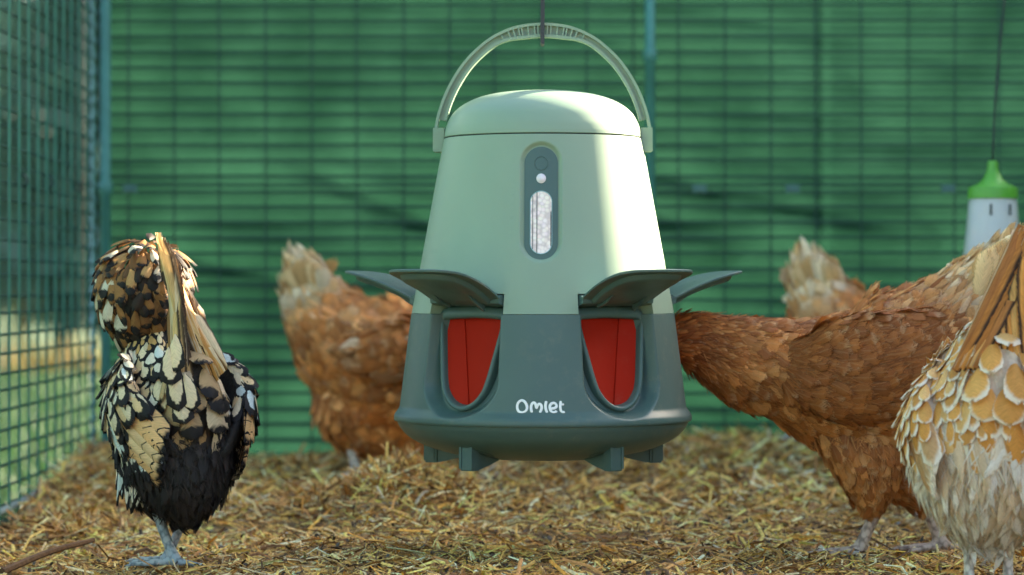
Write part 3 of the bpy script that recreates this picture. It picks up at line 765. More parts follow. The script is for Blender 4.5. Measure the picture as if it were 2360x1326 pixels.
# ------------------------------------------------------------------ hanging treat jar
JY = 3.95; SJ = JY / F
jr = empty('treat_jar', at(2288, 640, JY), 0); tag(jr, 'clear plastic treat jar with a green spouted cap hanging at the right', 'jar')
def jl(name, prof, mat, ns=40, lean=0.0, solid=False):
    a = np.linspace(0, 2 * np.pi, ns, endpoint=False); V = []
    for r_, y in prof: V += [((max(r_, .05) * math.cos(t)) * SJ, max(r_, .05) * math.sin(t) * SJ, (640 - y) * SJ) for t in a]
    return link(name, pymesh(name, V, grid_faces(len(prof), ns, True), True, 40), jr, mat)
jl('cap', [(0, 371), (11, 371), (12, 373), (12, 385), (15, 398), (22, 412), (34, 424), (48, 429), (55, 433), (57, 440), (57.5, 458), (54, 459)], MT['cap'])
m = Mat('clear plastic'); m.set(Roughness=0.15, Transmission_Weight=0.6, IOR=1.12, Base_Color=(0.92, 0.95, 0.97), Specular_IOR_Level=0.6); MT['clear'] = m.m
jl('jar_wall', [(54, 459), (56, 470), (60, 520), (66, 575), (70, 640), (71, 660), (60, 668), (0, 670), (0, 668), (58, 666), (69, 658), (68, 640), (64, 575), (58, 520), (54, 470), (52, 459)], MT['clear'])
r = np.random.default_rng(61); mb = MB()
m = Mat('corn grains'); m.set(Roughness=0.5); oi = m.noise(160, 1); m.base(m.ramp(oi, [(0.35, (0.55, 0.30, 0.10)), (0.5, (0.70, 0.60, 0.40)), (0.65, (0.62, 0.50, 0.42))])); MT['corn'] = m.m
for k in range(330):
    rr = 60 * math.sqrt(r.uniform(.1, 1)); t = r.uniform(0, 6.28); y = r.uniform(532, 664); rr = min(rr, 50 + (y - 520) * .11)
    c = np.array([rr * math.cos(t), rr * math.sin(t), 640 - y]) * SJ; ax = r.normal(0, 1, 3); ax /= np.linalg.norm(ax)
    mb.add(*tube(np.array([c - ax * 5 * SJ, c, c + ax * 5 * SJ]), np.array([2.5, 6, 3.5]) * SJ, 5))
g = link('corn_grain', mb.mesh('corn', True, 60), jr, MT['corn']); g['kind'] = 'stuff'
for x_ in (-14, 30):
    V, Fs = [], []; box(x_ * SJ, -56.3 * SJ, (640 - 485) * SJ, 5 * SJ, 2 * SJ, 26 * SJ, V, Fs); link('slot', pymesh('slot', V, Fs, False), jr, MT['seam'])
V, Fs = tube(catmull([(0, 0, (640 - 372) * SJ), (8 * SJ, 0, (640 - 200) * SJ), (27 * SJ, 0, (640 - 0) * SJ), (70 * SJ, 0, (640 + 500) * SJ)], 14), 2.6 * SJ, 6)
link('cord', pymesh('cord', V, Fs), jr, MT['cord'])
# ------------------------------------------------------------------ hens
class Loft:
    """a body volume: rings (x, z, half height, half width, sideways offset) along a spine in the bird's own plane"""
    def __init__(s, rings, n=44):
        A = np.array([list(r) + [0.0] * (5 - len(r)) for r in rings], float)
        G = catmull(A, n); G[:, 2:4] = np.maximum(G[:, 2:4], 0.002)
        s.G = G; s.n = n
        s.C = np.stack([G[:, 0], G[:, 4], G[:, 1]], -1)
        T = np.gradient(s.C, axis=0); s.T = T / (np.linalg.norm(T, axis=1)[:, None] + 1e-9)
        N = np.stack([s.T[:, 2], np.zeros(n), -s.T[:, 0]], -1); s.N = N / (np.linalg.norm(N, axis=1)[:, None] + 1e-9)
        s.arc = np.concatenate([[0], np.cumsum(np.linalg.norm(np.diff(s.C, axis=0), axis=1))])
    def ev(s, t, ph):
        """t in 0..1 along the spine"""
        x = np.asarray(t, float) * (s.n - 1); i = np.clip(x.astype(int), 0, s.n - 2); f = (x - i)[:, None]
        L = lambda A: A[i] * (1 - f) + A[i + 1] * f
        C, N = L(s.C), L(s.N); N /= np.linalg.norm(N, axis=1)[:, None]
        hh, hw = L(s.G[:, 2:3]), L(s.G[:, 3:4]); c, sn = np.cos(ph)[:, None], np.sin(ph)[:, None]
        Yv = np.array([[0, 1.0, 0]])
        P = C + N * hh * c + Yv * hw * sn
        nr = N * c / hh + Yv * sn / hw; nr /= np.linalg.norm(nr, axis=1)[:, None]
        return P, nr
    def frame(s, t, ph):
        P, nr = s.ev(t, ph); P2, _ = s.ev(np.clip(t + 0.012, 0, 1), ph); P1, _ = s.ev(np.clip(t - 0.012, 0, 1), ph)
        D = P2 - P1; D -= nr * (D * nr).sum(1)[:, None] * 0.0; D /= np.linalg.norm(D, axis=1)[:, None] + 1e-9
        sd = np.cross(D, nr); sd /= np.linalg.norm(sd, axis=1)[:, None] + 1e-9; nr = np.cross(sd, D)
        return P, D, nr
    def mesh(s, ns=28):
        ph = np.linspace(0, 2 * np.pi, ns, endpoint=False); V = []
        for k in range(s.n):
            P, _ = s.ev(np.full(ns, k / (s.n - 1)), ph); V.append(P)
        V = np.concatenate(V); Fs = [tuple(f) for f in grid_faces(s.n, ns, True)]
        Fs += [tuple(range(ns - 1, -1, -1)), tuple((s.n - 1) * ns + c for c in range(ns))]; return V, Fs
    def rows(s, t0, t1, pitch, wfun, rng, p0=-np.pi, p1=np.pi, jit=0.35):
        """shingled feather seats"""
        Ts, Ps = [], []
        a0, a1 = np.interp([t0, t1], np.linspace(0, 1, s.n), s.arc); a = a0; k = 0
        while a < a1:
            t = np.interp(a, s.arc, np.linspace(0, 1, s.n)); hh, hw = (np.interp(t, np.linspace(0, 1, s.n), s.G[:, q]) for q in (2, 3))
            per = abs(p1 - p0) * math.sqrt((hh * hh + hw * hw) / 2); n = max(2, int(per / wfun(t)))
            ph = p0 + (p1 - p0) * ((np.arange(n) + 0.5 * (k % 2) + rng.normal(0, jit * .4, n)) / n)
            Ps.append(ph); Ts.append(np.interp(a + rng.normal(0, jit * pitch * .6, n), s.arc, np.linspace(0, 1, s.n)))
            a += pitch; k += 1
        return np.concatenate(Ts), np.concatenate(Ps)

def feather_template(kind, nv, nu):
    v = np.linspace(0, 1, nv); u = np.linspace(-1, 1, nu)
    if kind == 'round': w = np.interp(v, [0, .15, .4, .65, .82, .93, 1], [.25, .55, .88, 1.0, .92, .66, .16])
    elif kind == 'lance': w = np.interp(v, [0, .2, .45, .7, .9, 1], [.35, .75, 1, .8, .36, .04])
    elif kind == 'long': w = np.interp(v, [0, .15, .4, .75, .9, .97, 1], [.18, .5, .85, 1.0, .88, .5, .1])
    elif kind == 'quill': w = np.interp(v, [0, .08, .3, .6, .82, .93, 1], [.04, .3, .7, .95, 1.0, .6, .05])
    else: w = np.interp(v, [0, .5, 1], [1, .7, .05])
    Vv, Uu = np.meshgrid(v, u, indexing='ij')
    X = Uu * w[:, None]; return X.ravel(), Vv.ravel(), Uu.ravel(), grid_faces(nv, nu)
TPL = {k: feather_template(k, 6, 3) for k in ('round', 'lance', 'long', 'quill')}
TPL['strand'] = feather_template('strand', 4, 2)
def plumage(name, batches, mat, parent, rng):
    """joins feather batches (kind,P,D,N,L,W,lift,curl,tone) into one mesh of real blades"""
    VV, QQ, FU, FV, TN, RN = [], [], [], [], [], []; base = 0
    for kind, P, D, N, L, Wd, lift, curl, tone in batches:
        X, Vv, Uu, Q = TPL[kind]; M = len(P); k = len(X)
        L = np.broadcast_to(L, M); Wd = np.broadcast_to(Wd, M); lift = np.broadcast_to(lift, M); curl = np.broadcast_to(curl, M)
        Sd = np.cross(D, N)
        vj = Vv[None] * (1 + (rng.normal(0, .05, (M, k)) * (Vv[None] > .7)))
        along = L[:, None] * vj
        out = (lift[:, None] * Vv[None] + curl[:, None] * Vv[None] ** 2) * L[:, None] - (Uu[None] ** 2) * Wd[:, None] * 0.13
        side = X[None] * (Wd / 2)[:, None] * (1 + rng.normal(0, .06, (M, k)))
        V = P[:, None] + D[:, None] * along[..., None] + N[:, None] * out[..., None] + Sd[:, None] * side[..., None]
        VV.append(V.reshape(-1, 3)); QQ.append((base + (np.arange(M) * k)[:, None, None] + Q[None]).reshape(-1, 4)); base += M * k
        FU.append(np.tile(Uu, M)); FV.append(np.tile(Vv, M)); TN.append(np.repeat(np.broadcast_to(tone, (M, 3)), k, 0)); RN.append(np.repeat(rng.uniform(0, 1, M), k))
    me = fastmesh(name, np.concatenate(VV), np.concatenate(QQ))
    attr_float(me, 'fu', np.concatenate(FU)); attr_float(me, 'fv', np.concatenate(FV)); attr_float(me, 'frnd', np.concatenate(RN)); attr_color(me, 'tint', np.concatenate(TN))
    o = link('plumage', me, parent, mat); o['kind'] = 'stuff'; return o
SINGLE = {}
def single_mesh(kind, curl, mat):
    key = (kind, round(curl, 2), mat.name)
    if key not in SINGLE:
        X, Vv, Uu, Q = feather_template(kind, 7, 5)
        V = np.stack([X * 0.5, Vv, curl * Vv ** 2 - 0.10 * Uu ** 2], -1)
        me = fastmesh('feather ' + kind, V, Q); attr_float(me, 'fu', Uu); attr_float(me, 'fv', Vv); me.materials.append(mat); SINGLE[key] = me
    return SINGLE[key]
def feathers(name, parent, kind, P, D, N, L, Wd, lift, curl, tone, mat):
    """single feathers, one object each, sharing mesh data"""
    M = len(P); L = np.broadcast_to(L, M); Wd = np.broadcast_to(Wd, M); lift = np.broadcast_to(lift, M); tone = np.broadcast_to(tone, (M, 3))
    me = single_mesh(kind, curl, mat)
    for i in range(M):
        d = Vector(D[i]).normalized(); n = Vector(N[i]); d2 = (d + n * float(lift[i])).normalized(); s = d2.cross(n).normalized(); n2 = s.cross(d2)
        R = Matrix((s, d2, n2)).transposed().to_4x4()
        o = link(name, me, parent, None, Matrix.Translation(Vector(P[i])) @ R @ Matrix.Diagonal((float(Wd[i]), float(L[i]), float(L[i]) * .5 + float(Wd[i]) * .5, 1)))
        o.color = (*map(float, tone[i]), 1)

def feather_mat(name, style, single, edge=(0.012, 0.010, 0.010), tl=0.22, thr=0.66, fray=0.9):
    m = Mat(name); m.set(Roughness=0.62, Specular_IOR_Level=0.28)
    fu = m.n('ShaderNodeAttribute'); fu.attribute_name = 'fu'; fv = m.n('ShaderNodeAttribute'); fv.attribute_name = 'fv'
    au = m.math('ABSOLUTE', fu.outputs['Fac']); v = fv.outputs['Fac']
    if single:
        oi = m.n('ShaderNodeObjectInfo'); tone = oi.outputs['Color']; rnd = oi.outputs['Random']
    else:
        tn = m.n('ShaderNodeAttribute'); tn.attribute_name = 'tint'; tone = tn.outputs['Color']; rn = m.n('ShaderNodeAttribute'); rn.attribute_name = 'frnd'; rnd = rn.outputs['Fac']
    # barb streaks run outwards from the shaft
    cx = m.n('ShaderNodeCombineXYZ'); m.l(m.math('SUBTRACT', v, m.math('MULTIPLY', au, 0.25)), cx.inputs[0]); m.l(m.math('MULTIPLY', fu.outputs['Fac'], 0.06), cx.inputs[1]); m.l(m.math('MULTIPLY', rnd, 50.0), cx.inputs[2])
    no = m.n('ShaderNodeTexNoise'); no.inputs['Scale'].default_value = 38; no.inputs['Detail'].default_value = 3; m.l(cx.outputs[0], no.inputs['Vector']); barb = no.outputs['Fac']
    nb = m.n('ShaderNodeTexNoise'); nb.inputs['Scale'].default_value = 7; nb.inputs['Detail'].default_value = 2; m.l(cx.outputs[0], nb.inputs['Vector'])
    mott = m.math('SUBTRACT', nb.outputs['Fac'], 0.5)
    streak = m.ramp(barb, [(0.3, (0.82, 0.80, 0.78)), (0.7, (1.12, 1.11, 1.10))])
    if style == 'laced':
        col = m.mix(1.0, tone, streak, 'MULTIPLY')
        ev = m.math('MULTIPLY', m.math('MAXIMUM', m.math('SUBTRACT', v, 0.30), 0.0), 1.30); e = m.math('SQRT', m.math('ADD', m.math('MULTIPLY', m.math('MULTIPLY', au, au), 0.8), m.math('MULTIPLY', ev, ev)))
        e = m.math('ADD', e, m.math('MULTIPLY', mott, 0.28)); e = m.math('ADD', e, m.math('MULTIPLY', m.math('SUBTRACT', rnd, 0.5), 0.22))
        mask = m.ramp(e, [(thr, (0, 0, 0)), (thr + .06, (1, 1, 1))])
        col = m.mix(mask, col, edge)
    elif style == 'tip':
        col = m.mix(1.0, tone, streak, 'MULTIPLY')
        e = m.math('ADD', m.math('ADD', v, m.math('MULTIPLY', mott, 0.45)), m.math('MULTIPLY', m.math('SUBTRACT', rnd, 0.5), 0.35))
        col = m.mix(m.ramp(e, [(0.70, (0, 0, 0)), (0.80, (1, 1, 1))]), col, edge)
    elif style == 'arcs':
        col = m.mix(1.0, tone, streak, 'MULTIPLY')
        w = m.math('SINE', m.math('ADD', m.math('MULTIPLY', m.math('ADD', v, m.math('MULTIPLY', mott, 0.10)), 26.0), m.math('MULTIPLY', au, -3.2)))
        col = m.mix(m.math('MULTIPLY', m.ramp(w, [(0.93, (0, 0, 0)), (0.97, (1, 1, 1))]), m.ramp(v, [(0.45, (0, 0, 0)), (0.6, (1, 1, 1))])), col, edge)
        rim = m.math('ADD', m.math('MAXIMUM', au, m.math('SUBTRACT', v, 0.04)), m.math('MULTIPLY', mott, 0.12))
        col = m.mix(m.ramp(rim, [(0.84, (0, 0, 0)), (0.90, (1, 1, 1))]), col, edge)
    elif style == 'down':
        col = m.mix(1.0, tone, streak, 'MULTIPLY')
    elif style == 'tail':
        c2 = m.n('ShaderNodeCombineXYZ'); m.l(m.math('MULTIPLY', v, 1.6), c2.inputs[0]); m.l(m.math('MULTIPLY', fu.outputs['Fac'], 2.2), c2.inputs[1]); m.l(m.math('MULTIPLY', rnd, 50.0), c2.inputs[2])
        n2 = m.n('ShaderNodeTexNoise'); n2.inputs['Scale'].default_value = 4; n2.inputs['Detail'].default_value = 4; m.l(c2.outputs[0], n2.inputs['Vector'])
        col = m.mix(1.0, tone, m.ramp(n2.outputs['Fac'], [(0.3, (0.78, 0.72, 0.66)), (0.55, (1.0, 1.0, 1.0)), (0.75, (1.12, 1.1, 1.06))]), 'MULTIPLY')
        col = m.mix(1.0, col, streak, 'MULTIPLY')
        col = m.mix(m.ramp(m.math('ADD', au, m.math('MULTIPLY', mott, 0.3)), [(0.70, (0, 0, 0)), (0.86, (0.95, 0.95, 0.95))]), col, (0.035, 0.02, 0.012))
        col = m.mix(m.ramp(au, [(0.05, (0.7, 0.7, 0.7)), (0.12, (0, 0, 0))]), col, (0.75, 0.60, 0.38))
    elif style == 'pale':
        col = m.mix(1.0, tone, streak, 'MULTIPLY')
        ev = m.math('MULTIPLY', m.math('MAXIMUM', m.math('SUBTRACT', v, 0.25), 0.0), 1.22); e = m.math('SQRT', m.math('ADD', m.math('MULTIPLY', m.math('MULTIPLY', au, au), 0.85), m.math('MULTIPLY', ev, ev))); e = m.math('ADD', e, m.math('MULTIPLY', mott, 0.25)); e = m.math('ADD', e, m.math('MULTIPLY', m.math('SUBTRACT', rnd, 0.5), 0.3))
        col = m.mix(m.ramp(e, [(0.72, (0, 0, 0)), (0.92, (1, 1, 1))]), col, edge)
    else:
        col = m.mix(1.0, tone, streak, 'MULTIPLY')
        pale = m.mix(0.6, tone, (0.72, 0.50, 0.28))
        col = m.mix(1.0, col, m.ramp(v, [(0.25, (0.80, 0.76, 0.74)), (0.9, (1.10, 1.08, 1.06))]), 'MULTIPLY')
        e = m.math('ADD', v, m.math('MULTIPLY', mott, 0.5)); e = m.math('ADD', e, m.math('MULTIPLY', m.math('SUBTRACT', rnd, 0.62), 0.5))
        col = m.mix(m.ramp(e, [(0.80, (0, 0, 0)), (1.0, (0.5, 0.5, 0.5))]), col, pale)
        col = m.mix(m.ramp(au, [(0.03, (0.15, 0.15, 0.15)), (0.14, (0, 0, 0))]), col, pale)
    ea = m.math('ADD', m.math('MAXIMUM', au, m.math('MULTIPLY', v, 0.99)), m.math('MULTIPLY', m.math('SUBTRACT', barb, 0.5), fray if style in ('plain', 'down') else 0.3))
    alpha = m.ramp(ea, [(0.84, (1, 1, 1)), (0.99, (0, 0, 0))] if style in ('plain', 'down') else [(0.95, (1, 1, 1)), (1.0, (0, 0, 0))])
    m.base(col)
    bm = m.n('ShaderNodeBump'); bm.inputs['Strength'].default_value = 0.25; bm.inputs['Distance'].default_value = 0.001; m.l(barb, bm.inputs['Height']); m.l(bm.outputs[0], m.b.inputs['Normal'])
    tr = m.n('ShaderNodeBsdfTranslucent'); m.l(col, tr.inputs['Color']); mx = m.n('ShaderNodeMixShader'); mx.inputs[0].default_value = tl
    m.l(m.b.outputs[0], mx.inputs[1]); m.l(tr.outputs[0], mx.inputs[2])
    tp = m.n('ShaderNodeBsdfTransparent'); m2 = m.n('ShaderNodeMixShader'); m.l(alpha, m2.inputs[0]); m.l(tp.outputs[0], m2.inputs[1]); m.l(mx.outputs[0], m2.inputs[2]); m.l(m2.outputs[0], m.o.inputs[0]); return m.m
BLACK = (0.012, 0.010, 0.011)
MT['f_laced'] = feather_mat('laced feather', 'laced', True, BLACK); MT['f_laced_p'] = feather_mat('laced plumage', 'laced', False, BLACK)
MT['f_dark'] = feather_mat('heavily laced feather', 'laced', True, BLACK, thr=.46); MT['f_tip'] = feather_mat('dark tipped feather', 'tip', True, BLACK); MT['f_arcs'] = feather_mat('arched wing feather', 'arcs', True, BLACK)
MT['f_tail'] = feather_mat('tail feather', 'tail', True, tl=.3)
MT['f_plain'] = feather_mat('plain feather', 'plain', True); MT['f_plain_p'] = feather_mat('brown plumage', 'plain', False)
CREAM = (0.84, 0.74, 0.58)
MT['f_pale'] = feather_mat('pale edged feather', 'pale', True, CREAM); MT['f_pale_p'] = feather_mat('pale edged plumage', 'pale', False, CREAM)
def skin_mat(name, c, c2):
    m = Mat(name); m.set(Roughness=0.55, Subsurface_Weight=0.05)
    tc = m.n('ShaderNodeTexCoord'); vo = m.n('ShaderNodeTexVoronoi'); vo.inputs['Scale'].default_value = 190
    mp = m.n('ShaderNodeMapping'); mp.inputs['Scale'].default_value = (1, 1, 0.8); m.l(tc.outputs['Object'], mp.inputs[0]); m.l(mp.outputs[0], vo.inputs['Vector'])
    m.base(m.mix(m.ramp(vo.outputs['Distance'], [(0.45, (0, 0, 0)), (0.8, (1, 1, 1))]), m.ramp(m.noise(35, 4), [(0.35, c), (0.65, c2)]), tuple(x * .45 for x in c)))
    m.bump(vo.outputs['Distance'], -0.6, 0.0015); return m.m
MT['leg_blue'] = skin_mat('blue grey leg scales', (0.30, 0.37, 0.41), (0.42, 0.42, 0.40)); MT['leg_pink'] = skin_mat('pink leg scales', (0.50, 0.34, 0.26), (0.56, 0.42, 0.33)); MT['leg_pale'] = skin_mat('pale leg scales', (0.62, 0.52, 0.42), (0.66, 0.58, 0.48))
MT['comb'] = plastic('red comb skin', (0.42, 0.03, 0.02), 0.2, 0.5, 0.3); MT['beak'] = plastic('horn beak', (0.35, 0.22, 0.10), 0.2, 0.4); MT['eye'] = plastic('amber eye', (0.15, 0.05, 0.01), 0.1, 0.1)
def under_mat(name, c):
    m = Mat(name); m.set(Roughness=0.9); m.base(m.ramp(m.noise(60, 4), [(0.3, tuple(x * .7 for x in c)), (0.7, tuple(x * 1.2 for x in c))])); m.bump(m.noise(220, 3), 0.8, 0.004); return m.m
MT['u_brown'] = under_mat('brown down', (0.30, 0.115, 0.034)); MT['u_black'] = under_mat('black down', (0.016, 0.013, 0.012)); MT['u_buff'] = under_mat('buff down', (0.62, 0.52, 0.40))

def leg_parts(mb, hip, ankle, foot, heading, r=0.0062, toe=0.055, spread=0.5, zf=None):
    """shank from under the thigh to the foot, three toes forward and one back"""
    hip, ankle, foot = (np.array(p, float) for p in (hip, ankle, foot))
    P = catmull([hip, ankle, ankle * .5 + foot * .5 + np.array([0.001, 0, 0]), foot + np.array([0, 0, r * .9])], 22)
    mb.add(*tube(P, np.interp(np.linspace(0, 1, 22), [0, .30, .38, .7, .94, 1], [r * 1.3, r * 1.25, r * .98, r * .92, r * 1.15, r * 1.2]), 12))
    for ang, ln in ((heading - spread, .85), (heading, 1.0), (heading + spread, .85), (heading + math.pi + .25, .5)):
        d = np.array([math.cos(ang), math.sin(ang), 0]); b = foot + np.array([0, 0, r * 0.95]); L = toe * ln
        P = catmull([b, b + d * L * .35 + [0, 0, .0005], b + d * L * .7 + [0, 0, -.0012], b + d * L - [0, 0, r * .35], b + d * (L + .011) - [0, 0, r * .75]], 16)
        mb.add(*tube(P, np.interp(np.linspace(0, 1, 16), [0, .2, .33, .45, .6, .75, .85, 1], [r * .8, r * .68, r * .58, r * .66, r * .5, r * .55, r * .3, r * .08]), 8))
def body_mesh(name, lofts, legmb, matU, matL, zleg, parent, voxel=0.0032):
    mb = MB()
    for L in lofts: mb.add(*L.mesh())
    tmp = bpy.data.objects.new('tmp', pymesh('tmp', mb.V + legmb.V, mb.F + [tuple(len(mb.V) + i for i in f) for f in legmb.F])); COL.objects.link(tmp)
    md = tmp.modifiers.new('r', 'REMESH'); md.mode = 'VOXEL'; md.voxel_size = voxel; md.use_smooth_shade = True
    sm = tmp.modifiers.new('s', 'SMOOTH'); sm.factor = 0.5; sm.iterations = 2
    dg = bpy.context.evaluated_depsgraph_get(); dg.update(); me = bpy.data.meshes.new_from_object(tmp.evaluated_get(dg)); bpy.data.objects.remove(tmp)
    me.name = name; me.materials.clear(); me.materials.append(matU); me.materials.append(matL)
    zc = np.zeros(len(me.polygons) * 3); me.polygons.foreach_get('center', zc); zc = zc.reshape(-1, 3)[:, 2]
    me.polygons.foreach_set('material_index', (zc < zleg).astype(np.int32)); me.polygons.foreach_set('use_smooth', np.ones(len(zc), bool)); me.update()
    return link('body', me, parent)
def tones(rng, n, cols, p=None, var=0.22):
    k = rng.choice(len(cols), n, p=p); return np.array(cols)[k] * rng.uniform(1 - var, 1 + var, (n, 1))
def turn(D, N, a):
    Sd = np.cross(D, N); return D * np.cos(a)[:, None] + Sd * np.sin(a)[:, None]
def batch(L, kind, t0, t1, pitch, wid, ln, lift, curl, tonef, rng, p0=-np.pi, p1=np.pi, tw=0.15):
    """feathers over a loft; wid/ln may be functions of t"""
    wf = wid if callable(wid) else (lambda t: wid); lf = ln if callable(ln) else (lambda t: ln)
    t, ph = L.rows(t0, t1, pitch, wf_ := (lambda q: wf(q) * 0.72), rng, p0, p1)
    P, D, N = L.frame(t, ph); D = turn(D, N, rng.normal(0, tw, len(t)))
    Ls = np.array([lf(q) for q in t]) * rng.uniform(.8, 1.2, len(t)); Ws = np.array([wf(q) for q in t]) * rng.uniform(.8, 1.2, len(t))
    return (kind, P + N * 0.0012, D, N, Ls, Ws, np.abs(rng.normal(lift, lift * .5, len(t))), curl, tonef(t, ph, len(t)))

BROWN = [(0.53, 0.235, 0.068), (0.43, 0.172, 0.046), (0.34, 0.128, 0.034), (0.64, 0.33, 0.120)]
PALE = [(0.82, 0.62, 0.34), (0.86, 0.74, 0.52), (0.72, 0.46, 0.20)]
def hen_head(root, x, z, s, comb=True):
    """comb, beak, eyes and wattles of a small hen head; x,z = skull centre (local)"""
    e = lambda name, me, mat: link(name, me, root, mat)
    V, Fs = tube(np.array([[x + .020 * s, 0, z - .002], [x + .030 * s, 0, z - .006 * s], [x + .042 * s, 0, z - .016 * s]]), np.array([.009, .006, .001]) * s, 8); e('beak', pymesh('beak', V, Fs), MT['beak'])
    mb = MB(); pts = [(-.02, .018), (-.012, .036), (-.006, .024), (.002, .042), (.008, .026), (.016, .038), (.024, .014), (.01, .010)]
    V = [(x + a * s, dy, z + b * s) for dy in (-.003, .003) for a, b in pts]; k = len(pts)
    mb.add(V, [tuple(range(k)), tuple(range(2 * k - 1, k - 1, -1))] + [(j, (j + 1) % k, k + (j + 1) % k, k + j) for j in range(k)])
    if comb: e('comb', mb.mesh('comb'), MT['comb'])
    for sg in (-1, 1):
        V, Fs = tube(np.array([[x + .012 * s, sg * .010 * s, z - .012 * s], [x + .014 * s, sg * .013 * s, z - .024 * s], [x + .014 * s, sg * .012 * s, z - .036 * s]]), np.array([.004, .008, .002]) * s, 8); e('wattle', pymesh('wattle', V, Fs), MT['comb'])
        V, Fs = tube(np.array([[x + .010 * s, sg * .014 * s, z + .004], [x + .010 * s, sg * .0175 * s, z + .004], [x + .010 * s, sg * .0195 * s, z + .004]]), np.array([.005, .0045, .001]) * s, 8); e('eye', pymesh('eye', V, Fs), MT['eye'])

def px_rings(rows, ox, oy, s, sg):
    return [(sg * (r[0] - ox) * s, (oy - r[1]) * s, r[2] * s, r[3] * s, (r[4] * s if len(r) > 4 else 0)) for r in rows]

# ---- brown hen with its head at the feeder
def brown_hen(root, bodyR, thighs, wingR, tailR, legs, s, seed, zleg, pitch, size, legmat, head, side, tail_fan, pale0=.80, tint=(1, 1, 1)):
    tint = np.array(tint)
    rng = np.random.default_rng(seed)
    Lb = Loft(bodyR, 60); lofts = [Lb]; Lt = [Loft(t, 24) for t in thighs]; Lw = [Loft(w, 30) for w in wingR]
    lofts += Lt + Lw
    mb = MB()
    for hip, ank, foot in legs: leg_parts(mb, hip, ank, foot, 0.0, r=0.0078, toe=.058)
    body_mesh('brown hen body', lofts, mb, MT['u_brown'], legmat, zleg, root)
    def tone(t, ph, n):
        c = tones(rng, n, BROWN); p = tones(rng, n, PALE); w = np.clip(smoothstep(pale0, pale0 + .16, t) + rng.normal(0, .12, n) * (t > .55), 0, 1)[:, None]
        pass
        nk = smoothstep(.34, .16, t)[:, None]; c = c * (0.72 + 0.56 * vnoise(t * 16 + seed, ph * 2.2 + 7, seed))[:, None]; c = c * tint * (1 - nk + nk * np.array([.86, .70, .55])); c = c * (1 - w) + p * w; return c
    tneck = 0.30
    B = [batch(Lb, 'lance', .03, tneck + .06, pitch * .62, size * .42, size * 1.25, .10, .0, tone, rng, tw=.12),
         batch(Lb, 'round', tneck, .86, pitch * 1.05, size * 1.25, size * 2.1, .13, -.06, tone, rng, tw=.3),
         batch(Lb, 'lance', .55, .92, pitch * 1.8, size * .7, size * 2.2, .15, -.05, tone, rng, -1.3, 1.3, tw=.3),
         batch(Lb, 'lance', .80, .995, pitch * .8, size * .7, size * 2.2, .16, 0, tone, rng, tw=.25),
         batch(Lb, 'round', .28, .90, pitch * 1.9, size * 1.7, size * 2.6, .12, -.06, tone, rng, tw=.35), batch(Lb, 'strand', .20, .97, .0105, .0019, size * 1.35, .14, -.05, tone, rng, tw=.35)]
    plain = lambda t, ph, n: tones(rng, n, BROWN) * tint
    for L in Lt:
        B.append(batch(L, 'round', .0, .93, pitch * .9, size * 1.0, size * 1.8, .10, -.04, plain, rng, tw=.3)); B.append(batch(L, 'strand', .05, .9, .0105, .0019, size * 1.3, .12, -.05, plain, rng, tw=.4))
    wt = lambda t, ph, n: tones(rng, n, BROWN[1:3], var=.15) * tint * .9
    for L in Lw: B.append(batch(L, 'round', .0, .80, pitch * 1.05, size * 1.3, size * 2.3, .07, -.05, wt, rng, tw=.2)); B.append(batch(L, 'strand', .02, .9, .0115, .0019, size * 1.4, .09, -.05, wt, rng, tw=.3))
    plumage('brown plumage', B, MT['f_plain_p'], root, rng)
    # single wing and tail feathers
    for L, sg in zip(Lw, side):
        for k in range(9):
            q = k / 8; t = np.array([.45 + .30 * q]); ph = np.array([sg * (math.pi / 2 + 0.9 - 1.0 * q)])
            P, D, N = L.frame(t, ph)
            feathers('wing_feather', root, 'long', P, D, N, size * 4.4 * (1 - .25 * q), size * 1.0, .02, -.05, tones(rng, 1, BROWN[:3]), MT['f_plain'])
    for a, b, lat, w in tail_fan:
        a = np.array(a); b = np.array(b); d = b - a; Ln = np.linalg.norm(d); d /= Ln
        n = np.cross(d, [0, -1, 0]); n = np.array([0, lat, 0.25]) ; n -= d * n.dot(d); n /= np.linalg.norm(n)
        feathers('tail_feather', root, 'long', a[None], d[None], n[None], Ln, w, 0, .06, tones(rng, 1, PALE), MT['f_plain'])
    hen_head(root, *head)

CY = 3.27; sC = CY / F; OX, OY = 1985, 1292
henC = empty('hen', at(OX, 663 + CAM_Z / sC, CY), math.pi)
zoff = 663 + CAM_Z / sC            # row of the litter at that depth
tag(henC, 'reddish brown hen feeding with its head behind the right edge of the feeder', 'hen')
body = px_rings([(1512, 812, 12, 12), (1535, 800, 34, 28), (1568, 787, 60, 42), (1612, 790, 67, 50), (1668, 813, 87, 68), (1730, 836, 102, 88), (1800, 852, 112, 108), (1880, 872, 144, 132), (1965, 885, 172, 150), (2050, 872, 186, 152), (2130, 826, 172, 138), (2200, 762, 142, 108), (2255, 690, 100, 70), (2298, 618, 60, 36), (2328, 560, 26, 12)], OX, zoff, sC, -1)
thC = [px_rings([(1975, 975, 112, 66, 52), (1990, 1050, 88, 66, 56), (1998, 1110, 62, 54, 56), (2001, 1150, 38, 36, 54), (2003, 1176, 20, 18, 52)], OX, zoff, sC, -1), px_rings([(2060, 985, 95, 70, -62), (2085, 1060, 92, 74, -66), (2110, 1115, 66, 54, -62), (2130, 1150, 38, 34, -56), (2140, 1172, 18, 16, -52)], OX, zoff, sC, -1)]
